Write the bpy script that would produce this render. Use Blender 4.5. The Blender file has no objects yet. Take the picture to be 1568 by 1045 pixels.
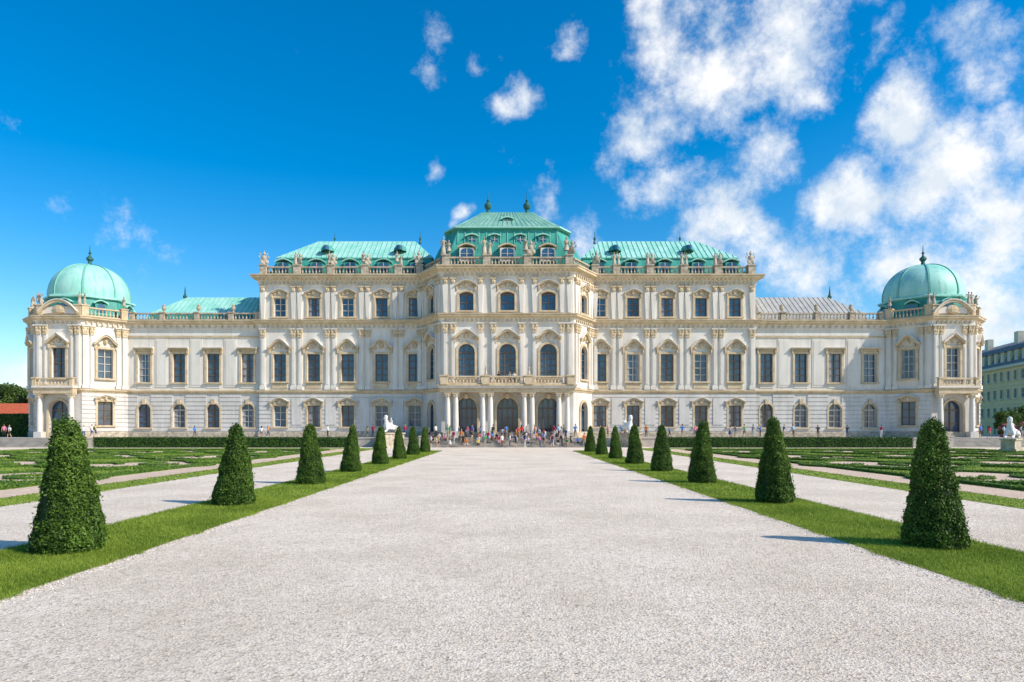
import bpy, math, random, bmesh
import numpy as np
from mathutils import Vector, Matrix
R=random.Random(7); NR=np.random.default_rng(11)
sc=bpy.context.scene
C=bpy.context.collection
# ---------------------------------------------------------------- materials
def newmat(name):
    m=bpy.data.materials.new(name); m.use_nodes=True
    nt=m.node_tree; b=nt.nodes['Principled BSDF']; return m,nt,b
def N(nt,t,**k):
    n=nt.nodes.new(t)
    for a,v in k.items(): setattr(n,a,v)
    return n
def mat(name,c1,c2=None,scale=1.0,rough=.8,bump=0,bscale=None,detail=6,metal=0,spec=.3,lo=.35,hi=.65,stretch=None,streak=None):
    m,nt,b=newmat(name); L=nt.links
    b.inputs['Roughness'].default_value=rough; b.inputs['Metallic'].default_value=metal
    b.inputs['Specular IOR Level'].default_value=spec
    if c2 is None: c2=tuple(x*.85 for x in c1)
    tc=N(nt,'ShaderNodeTexCoord'); src=tc.outputs['Object']
    def noise(sc_,vec,det):
        n=N(nt,'ShaderNodeTexNoise'); n.inputs['Scale'].default_value=sc_; n.inputs['Detail'].default_value=det; n.inputs['Roughness'].default_value=.62
        L.new(vec,n.inputs['Vector']); return n.outputs[0]
    def mapped(s):
        mp=N(nt,'ShaderNodeMapping'); mp.inputs['Scale'].default_value=s; L.new(tc.outputs['Object'],mp.inputs[0]); return mp.outputs[0]
    if stretch: src=mapped(stretch)
    mr=N(nt,'ShaderNodeMapRange'); mr.inputs[1].default_value=lo; mr.inputs[2].default_value=hi; L.new(noise(scale,src,detail),mr.inputs[0])
    mx=N(nt,'ShaderNodeMix',data_type='RGBA'); mx.inputs[6].default_value=(*c1,1); mx.inputs[7].default_value=(*c2,1)
    L.new(mr.outputs[0],mx.inputs[0]); col=mx.outputs[2]
    if streak:  # rain streaks : vertically stretched fine noise towards a dirtier colour
        m2=N(nt,'ShaderNodeMapRange'); m2.inputs[1].default_value=.52; m2.inputs[2].default_value=.72; m2.inputs[4].default_value=.7; L.new(noise(2.2,mapped((1,1,.1)),4),m2.inputs[0])
        x2=N(nt,'ShaderNodeMix',data_type='RGBA'); L.new(m2.outputs[0],x2.inputs[0]); L.new(col,x2.inputs[6]); x2.inputs[7].default_value=(*streak,1); col=x2.outputs[2]
    L.new(col,b.inputs['Base Color'])
    if bump:
        bp=N(nt,'ShaderNodeBump'); bp.inputs['Strength'].default_value=bump; bp.inputs['Distance'].default_value=.05
        L.new(noise(bscale or scale*4,tc.outputs['Object'],4),bp.inputs['Height']); L.new(bp.outputs[0],b.inputs['Normal'])
    return m
def leafmat(name,c1,c2,rough=.6,trans=.25):
    m,nt,b=newmat(name); L=nt.links
    at=N(nt,'ShaderNodeAttribute'); at.attribute_name='shade'
    mx=N(nt,'ShaderNodeMix',data_type='RGBA'); mx.inputs[6].default_value=(*c1,1); mx.inputs[7].default_value=(*c2,1)
    L.new(at.outputs['Fac'],mx.inputs[0]); L.new(mx.outputs[2],b.inputs['Base Color'])
    b.inputs['Roughness'].default_value=rough; b.inputs['Specular IOR Level'].default_value=.25
    if trans:
        tr=N(nt,'ShaderNodeBsdfTranslucent'); L.new(mx.outputs[2],tr.inputs[0])
        ms=N(nt,'ShaderNodeMixShader'); ms.inputs[0].default_value=trans
        out=nt.nodes['Material Output']; L.new(b.outputs[0],ms.inputs[1]); L.new(tr.outputs[0],ms.inputs[2]); L.new(ms.outputs[0],out.inputs[0])
    return m
M_WALL=mat('white_plaster',(.78,.73,.65),(.67,.61,.53),.45,.85,.15,6,stretch=(1,1,.45),streak=(.56,.51,.45))
M_RUST=mat('rusticated_plaster',(.70,.66,.61),(.57,.53,.48),.5,.85,.2,5,stretch=(1,1,.6),streak=(.48,.44,.39))
M_CREAM=mat('cream_stucco',(.68,.55,.37),(.50,.38,.23),1.1,.8,.3,5)
M_STONE=mat('carved_stone',(.58,.50,.39),(.30,.25,.18),2.2,.85,.5,8)
M_GLASS=[mat('window_glass_a',(.02,.06,.12),(.05,.13,.22),.35,.06,0,spec=.8),  # blue of sky reflections put into the base colour of both clear glasses
         mat('window_glass_b',(.05,.11,.18),(.02,.04,.07),.5,.08,0,spec=.8),
         mat('curtained_glass',(.42,.40,.38),(.16,.17,.2),.9,.15,0,spec=.6,stretch=(3,3,.3))]
M_FRAME=mat('window_frame',(.20,.14,.11),(.13,.09,.07),3,.5)
M_FRAMEW=mat('window_frame_pale',(.62,.57,.5),(.5,.45,.4),3,.5)
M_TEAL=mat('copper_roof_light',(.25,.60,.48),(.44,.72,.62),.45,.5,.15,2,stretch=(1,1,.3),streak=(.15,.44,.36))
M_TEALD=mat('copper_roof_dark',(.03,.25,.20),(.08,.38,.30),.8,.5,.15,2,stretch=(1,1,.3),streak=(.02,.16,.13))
M_SEAM=mat('copper_seam',(.16,.45,.36),(.23,.52,.43),1,.5)
M_RTOP=mat('pavilion_roof_top',(.16,.36,.28),(.30,.50,.40),.6,.55,.15,2,stretch=(1,1,.3),streak=(.10,.24,.19))
M_BRONZE=mat('patina_bronze',(.02,.09,.08),(.05,.17,.14),3,.5)
M_GREY=mat('lead_roof',(.50,.48,.43),(.38,.37,.34),.6,.55,streak=(.3,.3,.28))
M_PAVE=mat('terrace_stone',(.52,.47,.40),(.36,.32,.27),1.2,.85,.3,5)
M_MARBLE=mat('white_marble',(.84,.82,.79),(.62,.60,.57),3,.6,.3,10)
FA=[M_WALL,M_RUST,M_CREAM,M_STONE]+M_GLASS+[M_FRAME,M_FRAMEW,M_TEAL,M_TEALD,M_SEAM,M_BRONZE,M_GREY,M_RTOP]
WALL,RUST,CREAM,STONE,GA,GB,GC,FR,FRW,TEAL,TEALD,SEAM,BRZ,GREY,RTOP=range(15)
# ---------------------------------------------------------------- mesh builder
class Fr:
    def __init__(s,p,q):
        s.o=Vector(p[:2]); d=Vector(q[:2])-s.o; s.L=d.length; s.u=d/s.L; s.n=Vector((s.u.y,-s.u.x))
    def P(s,u,z,d=0):
        a=s.o+s.u*u+s.n*d; return (a.x,a.y,z)
class MB:
    def __init__(s): s.v=[];s.f=[];s.m=[]
    def add(s,vs,fs,m):
        o=len(s.v); s.v+=vs; s.f+=[tuple(i+o for i in f) for f in fs]; s.m+=[m]*len(fs)
    def box(s,F,u0,u1,z0,z1,d0,d1,m):
        P=F.P
        s.add([P(u0,z0,d1),P(u1,z0,d1),P(u1,z1,d1),P(u0,z1,d1),P(u0,z0,d0),P(u1,z0,d0),P(u1,z1,d0),P(u0,z1,d0)],
          [(0,1,2,3),(5,4,7,6),(1,5,6,2),(4,0,3,7),(3,2,6,7),(4,5,1,0)],m)
    def taper(s,F,uc,w0,w1,z0,z1,d0,d1,m):
        P=F.P;a=w0/2;b=w1/2
        s.add([P(uc-a,z0,d1),P(uc+a,z0,d1),P(uc+b,z1,d1),P(uc-b,z1,d1),P(uc-a,z0,d0),P(uc+a,z0,d0),P(uc+b,z1,d0),P(uc-b,z1,d0)],
          [(0,1,2,3),(5,4,7,6),(1,5,6,2),(4,0,3,7),(3,2,6,7),(4,5,1,0)],m)
    def strip(s,F,pts,t,d0,d1,m):
        n=len(pts); V=[]
        for i,(u,z) in enumerate(pts):
            a=pts[max(i-1,0)]; b=pts[min(i+1,n-1)]
            du,dz=b[0]-a[0],b[1]-a[1]; l=math.hypot(du,dz) or 1
            nu,nz=-dz/l*t,du/l*t
            V+=[F.P(u,z,d1),F.P(u+nu,z+nz,d1),F.P(u+nu,z+nz,d0),F.P(u,z,d0)]
        fs=[]
        for i in range(n-1):
            for k in range(4):
                k2=(k+1)%4; fs.append((i*4+k,i*4+4+k,i*4+4+k2,i*4+k2))
        fs+=[(3,2,1,0),(n*4-4,n*4-3,n*4-2,n*4-1)]
        s.add(V,fs,m)
    def lathe(s,c,prof,n,m,rot=0,sx=1,sy=1,cap=True):
        V=[];fs=[]
        for r,z in prof:
            for i in range(n):
                a=2*math.pi*i/n+rot; V.append((c[0]+r*sx*math.cos(a),c[1]+r*sy*math.sin(a),c[2]+z))
        for j in range(len(prof)-1):
            for i in range(n):
                i2=(i+1)%n; fs.append((j*n+i,j*n+i2,(j+1)*n+i2,(j+1)*n+i))
        if cap: fs.append(tuple(range((len(prof)-1)*n,len(prof)*n)))
        s.add(V,fs,m)
    def blob(s,c,rx,ry,rz,m,n=6):
        pr=[(math.sin(t)*1,-math.cos(t)*rz) for t in (0.25,.9,1.57,2.24,2.9)]
        s.lathe(c,pr,n,m,0,rx,ry)
    def loft(s,rings,ms,cap=None):
        n=len(rings[0])
        for j in range(len(rings)-1):
            fs=[]
            for i in range(n):
                i2=(i+1)%n; fs.append((i,i2,n+i2,n+i))
            s.add(list(rings[j])+list(rings[j+1]),fs,ms[j])
        if cap is not None: s.add(list(rings[-1]),[tuple(range(n))],cap)
    def sweep(s,path,prof,m,closed=False):
        n=len(path); P=[Vector(p) for p in path]; V=[]
        for i in range(n):
            if closed: a=P[i-1];c=P[(i+1)%n]
            else: a=P[max(i-1,0)]; c=P[min(i+1,n-1)]
            b=P[i]
            d1=(b-a).normalized() if (b-a).length>1e-6 else (c-b).normalized()
            d2=(c-b).normalized() if (c-b).length>1e-6 else d1
            n1=Vector((d1.y,-d1.x)); n2=Vector((d2.y,-d2.x))
            mm=(n1+n2).normalized(); k=1/max(.35,mm.dot(n1))
            for d,z in prof:
                q=b+mm*k*d; V.append((q.x,q.y,z))
        k=len(prof); fs=[]
        for i in range(n if closed else n-1):
            for j in range(k-1):
                a=i*k+j; b2=((i+1)%n)*k+j
                fs.append((a,b2,b2+1,a+1))
        if not closed: fs+=[tuple(range(k)),tuple(range((n-1)*k,n*k))]
        s.add(V,fs,m)
    def obj(s,name,parent=None,mats=FA,smooth=False):
        me=bpy.data.meshes.new(name); me.from_pydata(s.v,[],s.f)
        for m in mats: me.materials.append(m)
        me.polygons.foreach_set('material_index',s.m)
        if smooth: me.polygons.foreach_set('use_smooth',[True]*len(s.f))
        me.update(); o=bpy.data.objects.new(name,me); C.objects.link(o)
        if parent: o.parent=parent
        return o
def empty(name,loc=(0,0,0)):
    e=bpy.data.objects.new(name,None); e.location=loc; C.objects.link(e); return e
def npmesh(name,V,k,mats,shade=None,mi=None):
    n=len(V); me=bpy.data.meshes.new(name)
    me.vertices.add(n*k); me.vertices.foreach_set('co',V.reshape(-1).astype(np.float32))
    me.loops.add(n*k); me.loops.foreach_set('vertex_index',np.arange(n*k,dtype=np.int32))
    me.polygons.add(n); me.polygons.foreach_set('loop_start',np.arange(0,n*k,k,dtype=np.int32))
    for m in mats: me.materials.append(m)
    if mi is not None: me.polygons.foreach_set('material_index',mi)
    me.update(calc_edges=True)
    if shade is not None:
        a=me.attributes.new('shade','FLOAT','FACE'); a.data.foreach_set('value',shade.astype(np.float32))
    return me
def link(name,me,loc=(0,0,0),rz=0,sc_=1,parent=None):
    o=bpy.data.objects.new(name,me); o.location=loc; o.rotation_euler=(0,0,rz)
    o.scale=(sc_,)*3 if not isinstance(sc_,tuple) else sc_
    C.objects.link(o)
    if parent: o.parent=parent
    return o
def cards(P,Nn,size,aspect=.55,jit=.9):
    n=len(P); d=Nn+NR.normal(0,jit,(n,3)); d/=np.linalg.norm(d,axis=1)[:,None]
    r=NR.normal(0,1,(n,3)); t=np.cross(d,r); t/=np.linalg.norm(t,axis=1)[:,None]; b=np.cross(d,t)
    s=(size*NR.uniform(.6,1.35,n))[:,None]
    return np.stack([P-t*s,P-b*s*aspect,P+t*s,P+b*s*aspect],1)
# ---------------------------------------------------------------- palace
palace=empty('baroque_palace',(0,0,0))
walls=MB(); trim=MB(); wins=MB(); roof=MB(); bal=MB()
TZ=1.2
def archpts(uc,w,zt,kind,n=10):
    if kind=='arch':
        r=w/2; return [(uc-r*math.cos(math.pi*i/n),zt-r+r*math.sin(math.pi*i/n)) for i in range(n+1)]
    if kind=='seg':
        h=.17*w; return [(uc-w/2+w*i/n,zt-h+h*(1-(2*i/n-1)**2)) for i in range(n+1)]
    return [(uc-w/2,zt),(uc+w/2,zt)]
def panel(F,u0,u1,z0,z1,m,rust=False):
    if u1-u0<.01 or z1-z0<.01: return
    walls.add([F.P(u0,z0),F.P(u1,z0),F.P(u1,z1),F.P(u0,z1)],[(0,1,2,3)],m)
    if rust:
        k=.62; a=math.floor((z0-2.0)/k+1e-6)
        while True:
            lo=max(z0,2.0+a*k+.09); hi=min(z1,2.0+(a+1)*k-.05)
            if lo>=z1: break
            if hi-lo>.05: walls.box(F,u0,u1,lo,hi,-.01,.09,m)
            a+=1
def wall(F,u0,u1,z0,z1,ops,m=WALL,rust=False,dep=.42,fr=None,curt=.3,grid=(2,3)):
    cur=u0
    for (uc,w,zb,zt,kind) in sorted(ops):
        a,b=uc-w/2,uc+w/2
        panel(F,cur,a,z0,z1,m,rust); panel(F,a,b,z0,zb,m,rust)
        ap=archpts(uc,w,zt,kind)
        if kind=='rect': panel(F,a,b,zt,z1,m,rust)
        for (p,q) in zip(ap,ap[1:]):
            if kind!='rect': walls.add([F.P(p[0],p[1]),F.P(q[0],q[1]),F.P(q[0],z1),F.P(p[0],z1)],[(0,1,2,3)],m)
            walls.add([F.P(p[0],p[1],.05),F.P(q[0],q[1],.05),F.P(q[0],q[1],-dep),F.P(p[0],p[1],-dep)],[(0,1,2,3)],m)
        for uu,zs in ((a,ap[0][1]),(b,ap[-1][1])):
            walls.add([F.P(uu,zb,.05),F.P(uu,zs,.05),F.P(uu,zs,-dep),F.P(uu,zb,-dep)],[(0,1,2,3)],m)
        walls.add([F.P(a,zb,.05),F.P(b,zb,.05),F.P(b,zb,-dep),F.P(a,zb,-dep)],[(0,1,2,3)],m)
        g=R.choice([GA,GA,GB])
        gp=[F.P(a,zb,-dep)]+[F.P(b,zb,-dep)]+[F.P(p[0],p[1],-dep) for p in reversed(ap)]
        wins.add(gp,[tuple(range(len(gp)))],g)
        if R.random()<curt:
            for (ca,cb) in ((a,a+w*R.uniform(.2,.35)),(b-w*R.uniform(.2,.35),b)):
                wins.add([F.P(ca,zb,-dep+.01),F.P(cb,zb,-dep+.01),F.P(cb,ap[0][1]-.05,-dep+.01),F.P(ca,ap[0][1]-.05,-dep+.01)],[(0,1,2,3)],GC)
        f=fr if fr is not None else R.choice([FR,FR,FRW])
        d0,d1=-dep+.02,-dep+.14
        for i in range(grid[0]+1):
            x=a+w*i/grid[0]; t=.055 if 0<i<grid[0] else .09
            x0=max(a,x-t); x1=min(b,x+t); hz=ap[0][1] if i in(0,grid[0]) else zt-.02
            wins.box(F,x0,x1,zb,hz,d0,d1,f)
        for i in range(grid[1]+1):
            z=zb+(ap[0][1]-zb)*i/grid[1]; t=.04 if 0<i<grid[1] else .09
            wins.box(F,a,b,max(zb,z-t),z+t if i<grid[1] or kind!='rect' else z,d0,d1-.01,f)
        if kind!='rect': wins.strip(F,[(p[0],p[1]-.1) for p in ap],.1,d0,d1,f)
        cur=b
    panel(F,cur,u1,z0,z1,m,rust)
def surround(F,uc,w,zb,zt,kind,t=.28,d=.13,m=CREAM,sill=True):
    a,b=uc-w/2,uc+w/2
    ap=archpts(uc,w,zt,kind)
    for x0,x1 in ((a-t,a-.003),(b+.003,b+t)): trim.box(F,x0,x1,zb,ap[0][1],0,d,m)
    if kind=='rect': trim.box(F,a-t,b+t,zt+.003,zt+t,0,d+.004,m)
    else: trim.strip(F,[(p[0],p[1]+.004) for p in ap],t,0,d+.004,m)
    if sill: trim.box(F,a-t-.1,b+t+.1,zb-.22,zb-.003,0,.3,m)
def hood(F,uc,w,z,rise,t=.24,d=.5,m=CREAM,cart=True,style='ogee'):
    n=14; pts=[]
    for i in range(n+1):
        q=2*i/n-1
        if style=='ogee': h=rise*(.5+.5*math.cos(math.pi*q))**.75
        elif style=='seg': h=rise*(1-q*q)
        elif style=='tri': h=rise*(1-abs(q))
        else: h=0
        pts.append((uc+q*w/2,z+h))
    trim.strip(F,pts,t,0,d,m)
    trim.strip(F,[(p[0],p[1]+t+.003) for p in pts],t*.35,0,d+.12,WALL)
    if cart:
        trim.blob(F.P(uc,z+rise*.45,.14),.34,.2,.42,m)
        for sg in(-1,1): trim.blob(F.P(uc+sg*w*.27,z+rise*.1,.1),.26,.15,.2,m)
        for sg in(-1,1): trim.taper(F,uc+sg*(w/2-.15),.16,.26,z-.55,z-.003,0,.32,m)
def pil(F,uc,w,z0,z1,d=.2,m=WALL,cap=1.0,capm=CREAM,base=True,off=0):
    zc=z1-cap
    if base: trim.box(F,uc-w/2-.12,uc+w/2+.12,z0,z0+.5,off,off+d+.12,m)
    trim.box(F,uc-w/2,uc+w/2,z0+(.5 if base else 0),zc,off,off+d,m)
    trim.box(F,uc-w/2+.14,uc+w/2-.14,z0+.8,zc-.3,off+d-.01,off+d+.05,m)
    trim.taper(F,uc,w,w+.3,zc,z1-.16,off,off+d+.12,capm)
    trim.box(F,uc-w/2-.2,uc+w/2+.2,z1-.16,z1,off,off+d+.24,m)
    for sg in(-1,1):
        trim.blob(F.P(uc+sg*w*.42,zc+cap*.68,off+d+.12),.15,.12,.17,capm)
        trim.blob(F.P(uc+sg*w*.2,zc+cap*.3,off+d+.1),.13,.1,.2,capm)
def herm(F,uc,z0,z1,m=WALL):
    trim.taper(F,uc,.42,.78,z0,z1-.95,0,.24,m)
    trim.blob(F.P(uc,z1-.62,.2),.34,.24,.36,CREAM)
    trim.taper(F,uc,.7,1.0,z1-.32,z1,0,.38,CREAM)
def modill(F,u0,u1,z0,z1,d,step=.75,m=CREAM,w=.26):
    n=max(1,int((u1-u0)/step)); s=(u1-u0)/n
    for i in range(n):
        u=u0+s*(i+.5); trim.taper(F,u,w*.7,w,z0,z1,.02,d,m)
def balus(F,u0,u1,z0,h=1.15,dc=.0,m=STONE,step=.46,solid=False):
    bal.box(F,u0,u1,z0,z0+.22,dc-.18,dc+.18,m); bal.box(F,u0,u1,z0+h-.2,z0+h,dc-.2,dc+.2,m)
    if solid: bal.box(F,u0,u1,z0+.22,z0+h-.2,dc-.1,dc+.1,WALL); return
    n=max(1,int((u1-u0)/step)); s=(u1-u0)/n; hh=h-.42
    for i in range(n):
        p=F.P(u0+s*(i+.5),z0+.22,dc)
        bal.lathe(p,[(.07,0),(.13,hh*.3),(.06,hh*.62),(.09,hh)],6,m,cap=False)
def pier(F,u,z0,h=1.35,w=.8,dc=0,m=STONE):
    bal.box(F,u-w/2,u+w/2,z0,z0+h-.15,dc-w/2,dc+w/2,m); bal.box(F,u-w/2-.1,u+w/2+.1,z0+h-.15,z0+h,dc-w/2-.1,dc+w/2+.1,m)
def column(c,z1,r,m=WALL,capm=CREAM):
    x,y,z0=c; H=z1-z0
    trim.lathe(c,[(r*1.45,0),(r*1.45,.25),(r*1.25,.3),(r*1.3,.42),(r,.5),(r*1.02,H*.35),(r*.84,H-.75),(r*.95,H-.72),(r*.85,H-.6),(r*1.35,H-.15)],14,m)
    F=Fr((x-1,y),(x+1,y)); trim.box(F,1-r*1.4,1+r*1.4,z1-.18,z1,-r*1.4,r*1.4,capm)
    for a in range(6):
        trim.blob((x+r*1.1*math.cos(a),y+r*1.1*math.sin(a),z1-.42),.14,.14,.2,capm)
YW,YM,YP=100.0,99.6,94.0
TL=[(-69.3,106.5),(-69.3,98.9),(-66.1,95.8),(-59.8,95.8),(-55.6,YW)]
TR=[(55.4,YW),(59.6,95.8),(65.4,95.8),(68.3,98.7),(68.3,106.3)]
MAIN=[(-36.2,YM),(-12.4,YM),(-9.1,YP),(9.1,YP),(12.4,YM),(36.2,YM)]
LOW=TL+[(-36.2,YW)]+MAIN+[(36.2,YW)]+TR
HIGH=[(-36.2,114)]+MAIN+[(36.2,114)]
Z1,Z2,Z3=8.1,18.3,24.9
trim.sweep(LOW,[(0,TZ-.2),(.16,TZ-.2),(.16,1.9),(.08,2.0),(0,2.0)],STONE)
trim.sweep(LOW,[(0,7.5),(.1,7.55),(.14,7.7),(.3,7.8),(.34,8.0),(.1,8.1),(0,8.1)],CREAM)
trim.sweep(LOW,[(0,17.0),(.12,17.05),(.14,17.4),(.35,17.6)],WALL)
trim.sweep(LOW,[(0,17.6),(.35,17.603),(.62,17.85),(.7,17.88),(.72,18.1),(.8,18.14),(.8,18.24),(0,18.3)],CREAM)
trim.sweep(HIGH,[(0,23.3),(.12,23.35),(.14,23.75),(.35,23.95),(.36,24.0)],WALL)
trim.sweep(HIGH,[(0,24.0),(.36,24.003),(.8,24.3),(.95,24.33),(.97,24.6),(1.08,24.66),(1.08,24.8),(0,24.9)],CREAM)
# side wings
for sg in (-1,1):
    F=Fr((-55.6,YW),(-36.2,YW)) if sg<0 else Fr((36.2,YW),(55.4,YW))
    xs=[2.4,7.5,12.5,17.55] if sg<0 else [19.3-q for q in (17.55,12.5,7.5,2.4)]
    wall(F,0,F.L,2.0,7.5,[(x,1.9,2.6,6.1,'arch') for x in xs],RUST,True,grid=(2,3))
    wall(F,0,F.L,Z1,17.0,[(x,1.85,9.2,13.4,'rect') for x in xs],WALL,grid=(2,4))
    for x in xs:
        surround(F,x,1.9,2.6,6.1,'arch',.24,.14,CREAM); surround(F,x,1.85,9.2,13.4,'rect',.3,.14,CREAM)
        trim.box(F,x-.25,x+.25,5.98,6.75,0,.24,CREAM)
        hood(F,x,2.9,14.0,.0,.22,.45,CREAM,False,'flat')
        trim.box(F,x-1.0,x+1.0,13.72,13.98,0,.1,CREAM)
        for s2 in(-1,1): trim.taper(F,x+s2*1.3,.2,.3,13.4,13.99,0,.32,CREAM)
        trim.box(F,x-1.0,x+1.0,8.35,8.95,0,.07,WALL)
    for x in [(a+b)/2 for a,b in zip(xs,xs[1:])]:
        trim.box(F,x-.9,x+.9,8.5,15.6,0,.06,WALL)
        trim.box(F,x-.7,x+.7,8.8,15.3,.05,.1,WALL)
    trim.box(F,.02,F.L-.02,15.75,15.95,0,.12,CREAM)
    trim.box(F,.02,F.L-.02,16.0,16.2,0,.07,WALL)
    modill(F,.3,F.L-.3,17.15,17.58,.34,.9)
    ps=[0.5]+[(a+b)/2 for a,b in zip(xs,xs[1:])]+[F.L-.5]
    for a,b in zip(ps,ps[1:]): balus(F,a+.35,b-.35,Z2,1.15,-.35)
    for a in ps: pier(F,a,Z2,1.25,.7,-.35)
# main block halves
for sg in (-1,1):
    F=Fr((-36.2,YM),(-12.4,YM)) if sg<0 else Fr((12.4,YM),(36.2,YM))
    xs=[3.0,7.95,12.9,17.85,22.7] if sg<0 else [23.8-q for q in (22.7,17.85,12.9,7.95,3.0)]
    wall(F,0,F.L,2.0,7.5,[(x,1.85,2.7,5.8,'rect') for x in xs],RUST,True,grid=(2,3))
    wall(F,0,F.L,Z1,17.0,[(x,1.85,9.3,13.3,'rect') for x in xs],WALL,grid=(2,4))
    wall(F,0,F.L,Z2,23.3,[(x,1.75,18.75,21.5,'rect') for x in xs],WALL,grid=(2,3))
    for x in xs:
        surround(F,x,1.85,2.7,5.8,'rect'); hood(F,x,2.9,6.15,.55,.2,.4,CREAM,True)
        surround(F,x,1.85,9.3,13.3,'rect',.3,.16); hood(F,x,3.2,14.0,1.15,.28,.55,CREAM,True)
        trim.box(F,x-1.1,x+1.1,8.3,8.95,0,.12,CREAM)
        surround(F,x,1.75,18.75,21.5,'rect',.3,.14); hood(F,x,2.6,22.05,.5,.18,.38,CREAM,True)
    mids=[.55]+[(a+b)/2 for a,b in zip(xs,xs[1:])]+[F.L-.4 if sg<0 else .4]
    if sg>0: mids=[.4]+[(a+b)/2 for a,b in zip(xs,xs[1:])]+[F.L-.55]
    for i,x in enumerate(mids):
        e=i in(0,len(mids)-1)
        for s2 in ((0,) if e else (-.47,.47)):
            pil(F,x+s2,.62,Z1+.003,17.0,.2,WALL,1.25)
            herm(F,x+s2,Z2+.1,23.3)
        if not e:
            trim.box(F,x-.75,x+.75,3.0,6.9,.06,.16,RUST)
            trim.blob(F.P(x,16.4,.1),.2,.15,.3,CREAM)
    modill(F,.3,F.L-.3,17.15,17.58,.34,.7); modill(F,.3,F.L-.3,23.45,23.93,.34,.6); modill(F,.3,F.L-.3,24.05,24.3,.7,.6,WALL,.3)
    for a,b in zip(mids,mids[1:]): balus(F,a+.5,b-.5,Z3,1.25,-.3)
    for a in mids: pier(F,a,Z3,1.45,1.0,-.3)
for p,q in (((-36.2,114),(-36.2,YM)),((36.2,YM),(36.2,114))):
    F=Fr(p,q); panel(F,0,F.L,Z2,23.3,WALL); balus(F,.5,F.L-.8,Z3,1.25,-.3)
# pavilion
F=Fr((-9.1,YP),(9.1,YP)); xs=[9.1-5.65,9.1,9.1+5.65]
wall(F,0,F.L,TZ,7.5,[(x,2.9,TZ+.02,6.7,'arch') for x in xs],RUST,False,.7,FR,0,(4,3))
wall(F,0,F.L,Z1,17.0,[(x,2.3,9.4,14.1,'arch') for x in xs],WALL,False,.45,FR,0,(3,4))
wall(F,0,F.L,Z2,23.3,[(x,1.95,18.7,21.3,'seg') for x in xs],WALL,False,.45,FR,0,(2,2))
for x in xs:
    surround(F,x,2.9,TZ+.02,6.7,'arch',.3,.2,CREAM,False); surround(F,x,2.3,9.4,14.1,'arch',.32,.2)
    surround(F,x,1.95,18.7,21.3,'seg',.3,.16); hood(F,x,2.9,22.0,.6,.2,.45,CREAM,True,'seg')
    hood(F,x,3.5,14.75,1.0,.28,.6,CREAM,True,'ogee'); trim.box(F,x-.25,x+.25,6.5,7.2,.1,.4,CREAM)
for x in (.55,1.6,xs[0]+1.95,xs[1]-1.95,xs[1]+1.95,xs[2]-1.95,F.L-1.6,F.L-.55):
    pil(F,x,.62,Z1+.003,17.0,.24,WALL,1.3); herm(F,x,Z2+.1,23.3)
modill(F,.3,F.L-.3,17.15,17.58,.34,.6); modill(F,.3,F.L-.3,23.45,23.93,.34,.6); modill(F,.3,F.L-.3,24.05,24.3,.7,.6,WALL,.3)
pp=[.6,xs[0]+2.8,xs[1]+2.8,F.L-.6]
for a,b in zip(pp,pp[1:]): balus(F,a+.5,b-.5,Z3,1.25,-.3)
for a in pp: pier(F,a,Z3,1.5,1.0,-.3)
for p,q in (((-12.4,YM),(-9.1,YP)),((9.1,YP),(12.4,YM))):
    G=Fr(p,q); c=G.L/2
    wall(G,0,G.L,TZ,7.5,[(c,2.2,TZ+.02,6.2,'arch')],RUST,False,.5,FR,0,(2,3))
    wall(G,0,G.L,Z1,17.0,[(c,2.1,9.4,14.1,'arch')],WALL,False,.45,FR,0,(2,4))
    wall(G,0,G.L,Z2,23.3,[(c,1.8,18.7,21.3,'seg')],WALL,False,.45,FR,0,(2,2))
    surround(G,c,2.2,TZ+.02,6.2,'arch',.3,.2,CREAM,False);surround(G,c,2.1,9.4,14.1,'arch',.3,.2);surround(G,c,1.8,18.7,21.3,'seg',.3,.16)
    hood(G,c,3.2,14.75,1.0,.28,.55); hood(G,c,2.7,22.0,.6,.2,.45,CREAM,True,'seg')
    for x in (.6,1.45,G.L-1.45,G.L-.6): pil(G,x,.58,Z1+.003,17.0,.22,WALL,1.3); herm(G,x,Z2+.1,23.3)
    modill(G,.3,G.L-.3,17.15,17.58,.34,.6); modill(G,.3,G.L-.3,23.45,23.93,.34,.6)
    balus(G,.7,G.L-.7,Z3,1.25,-.3)
# portico + balcony
yb=YP-1.9
for x in (-8.1,-7.0,-3.35,-2.3,2.3,3.35,7.0,8.1):
    column((x,yb+.55,TZ+.001),7.35,.36)
    G=Fr((x-1,yb+.55),(x+1,yb+.55)); trim.box(G,.45,1.55,TZ,TZ+.9,-.55,.5,RUST)
BF=Fr((-9.1,yb),(9.1,yb))
trim.box(BF,0,18.2,7.35,7.9,-1.85,0,CREAM); trim.box(BF,-.2,18.4,7.9,8.2,-1.85,.25,WALL); trim.box(BF,-.3,18.5,8.2,8.4,-1.85,.4,CREAM)
bps=[.55,6.2,12.0,17.65]
for a,b in zip(bps,bps[1:]): balus(BF,a+.5,b-.5,8.4,1.15,0,CREAM)
for a in bps: pier(BF,a,8.4,1.25,1.0,0,CREAM)
SG=[]
for a in (6.2,12.0): SG.append((BF.P(a,9.65,0),.55))
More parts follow.
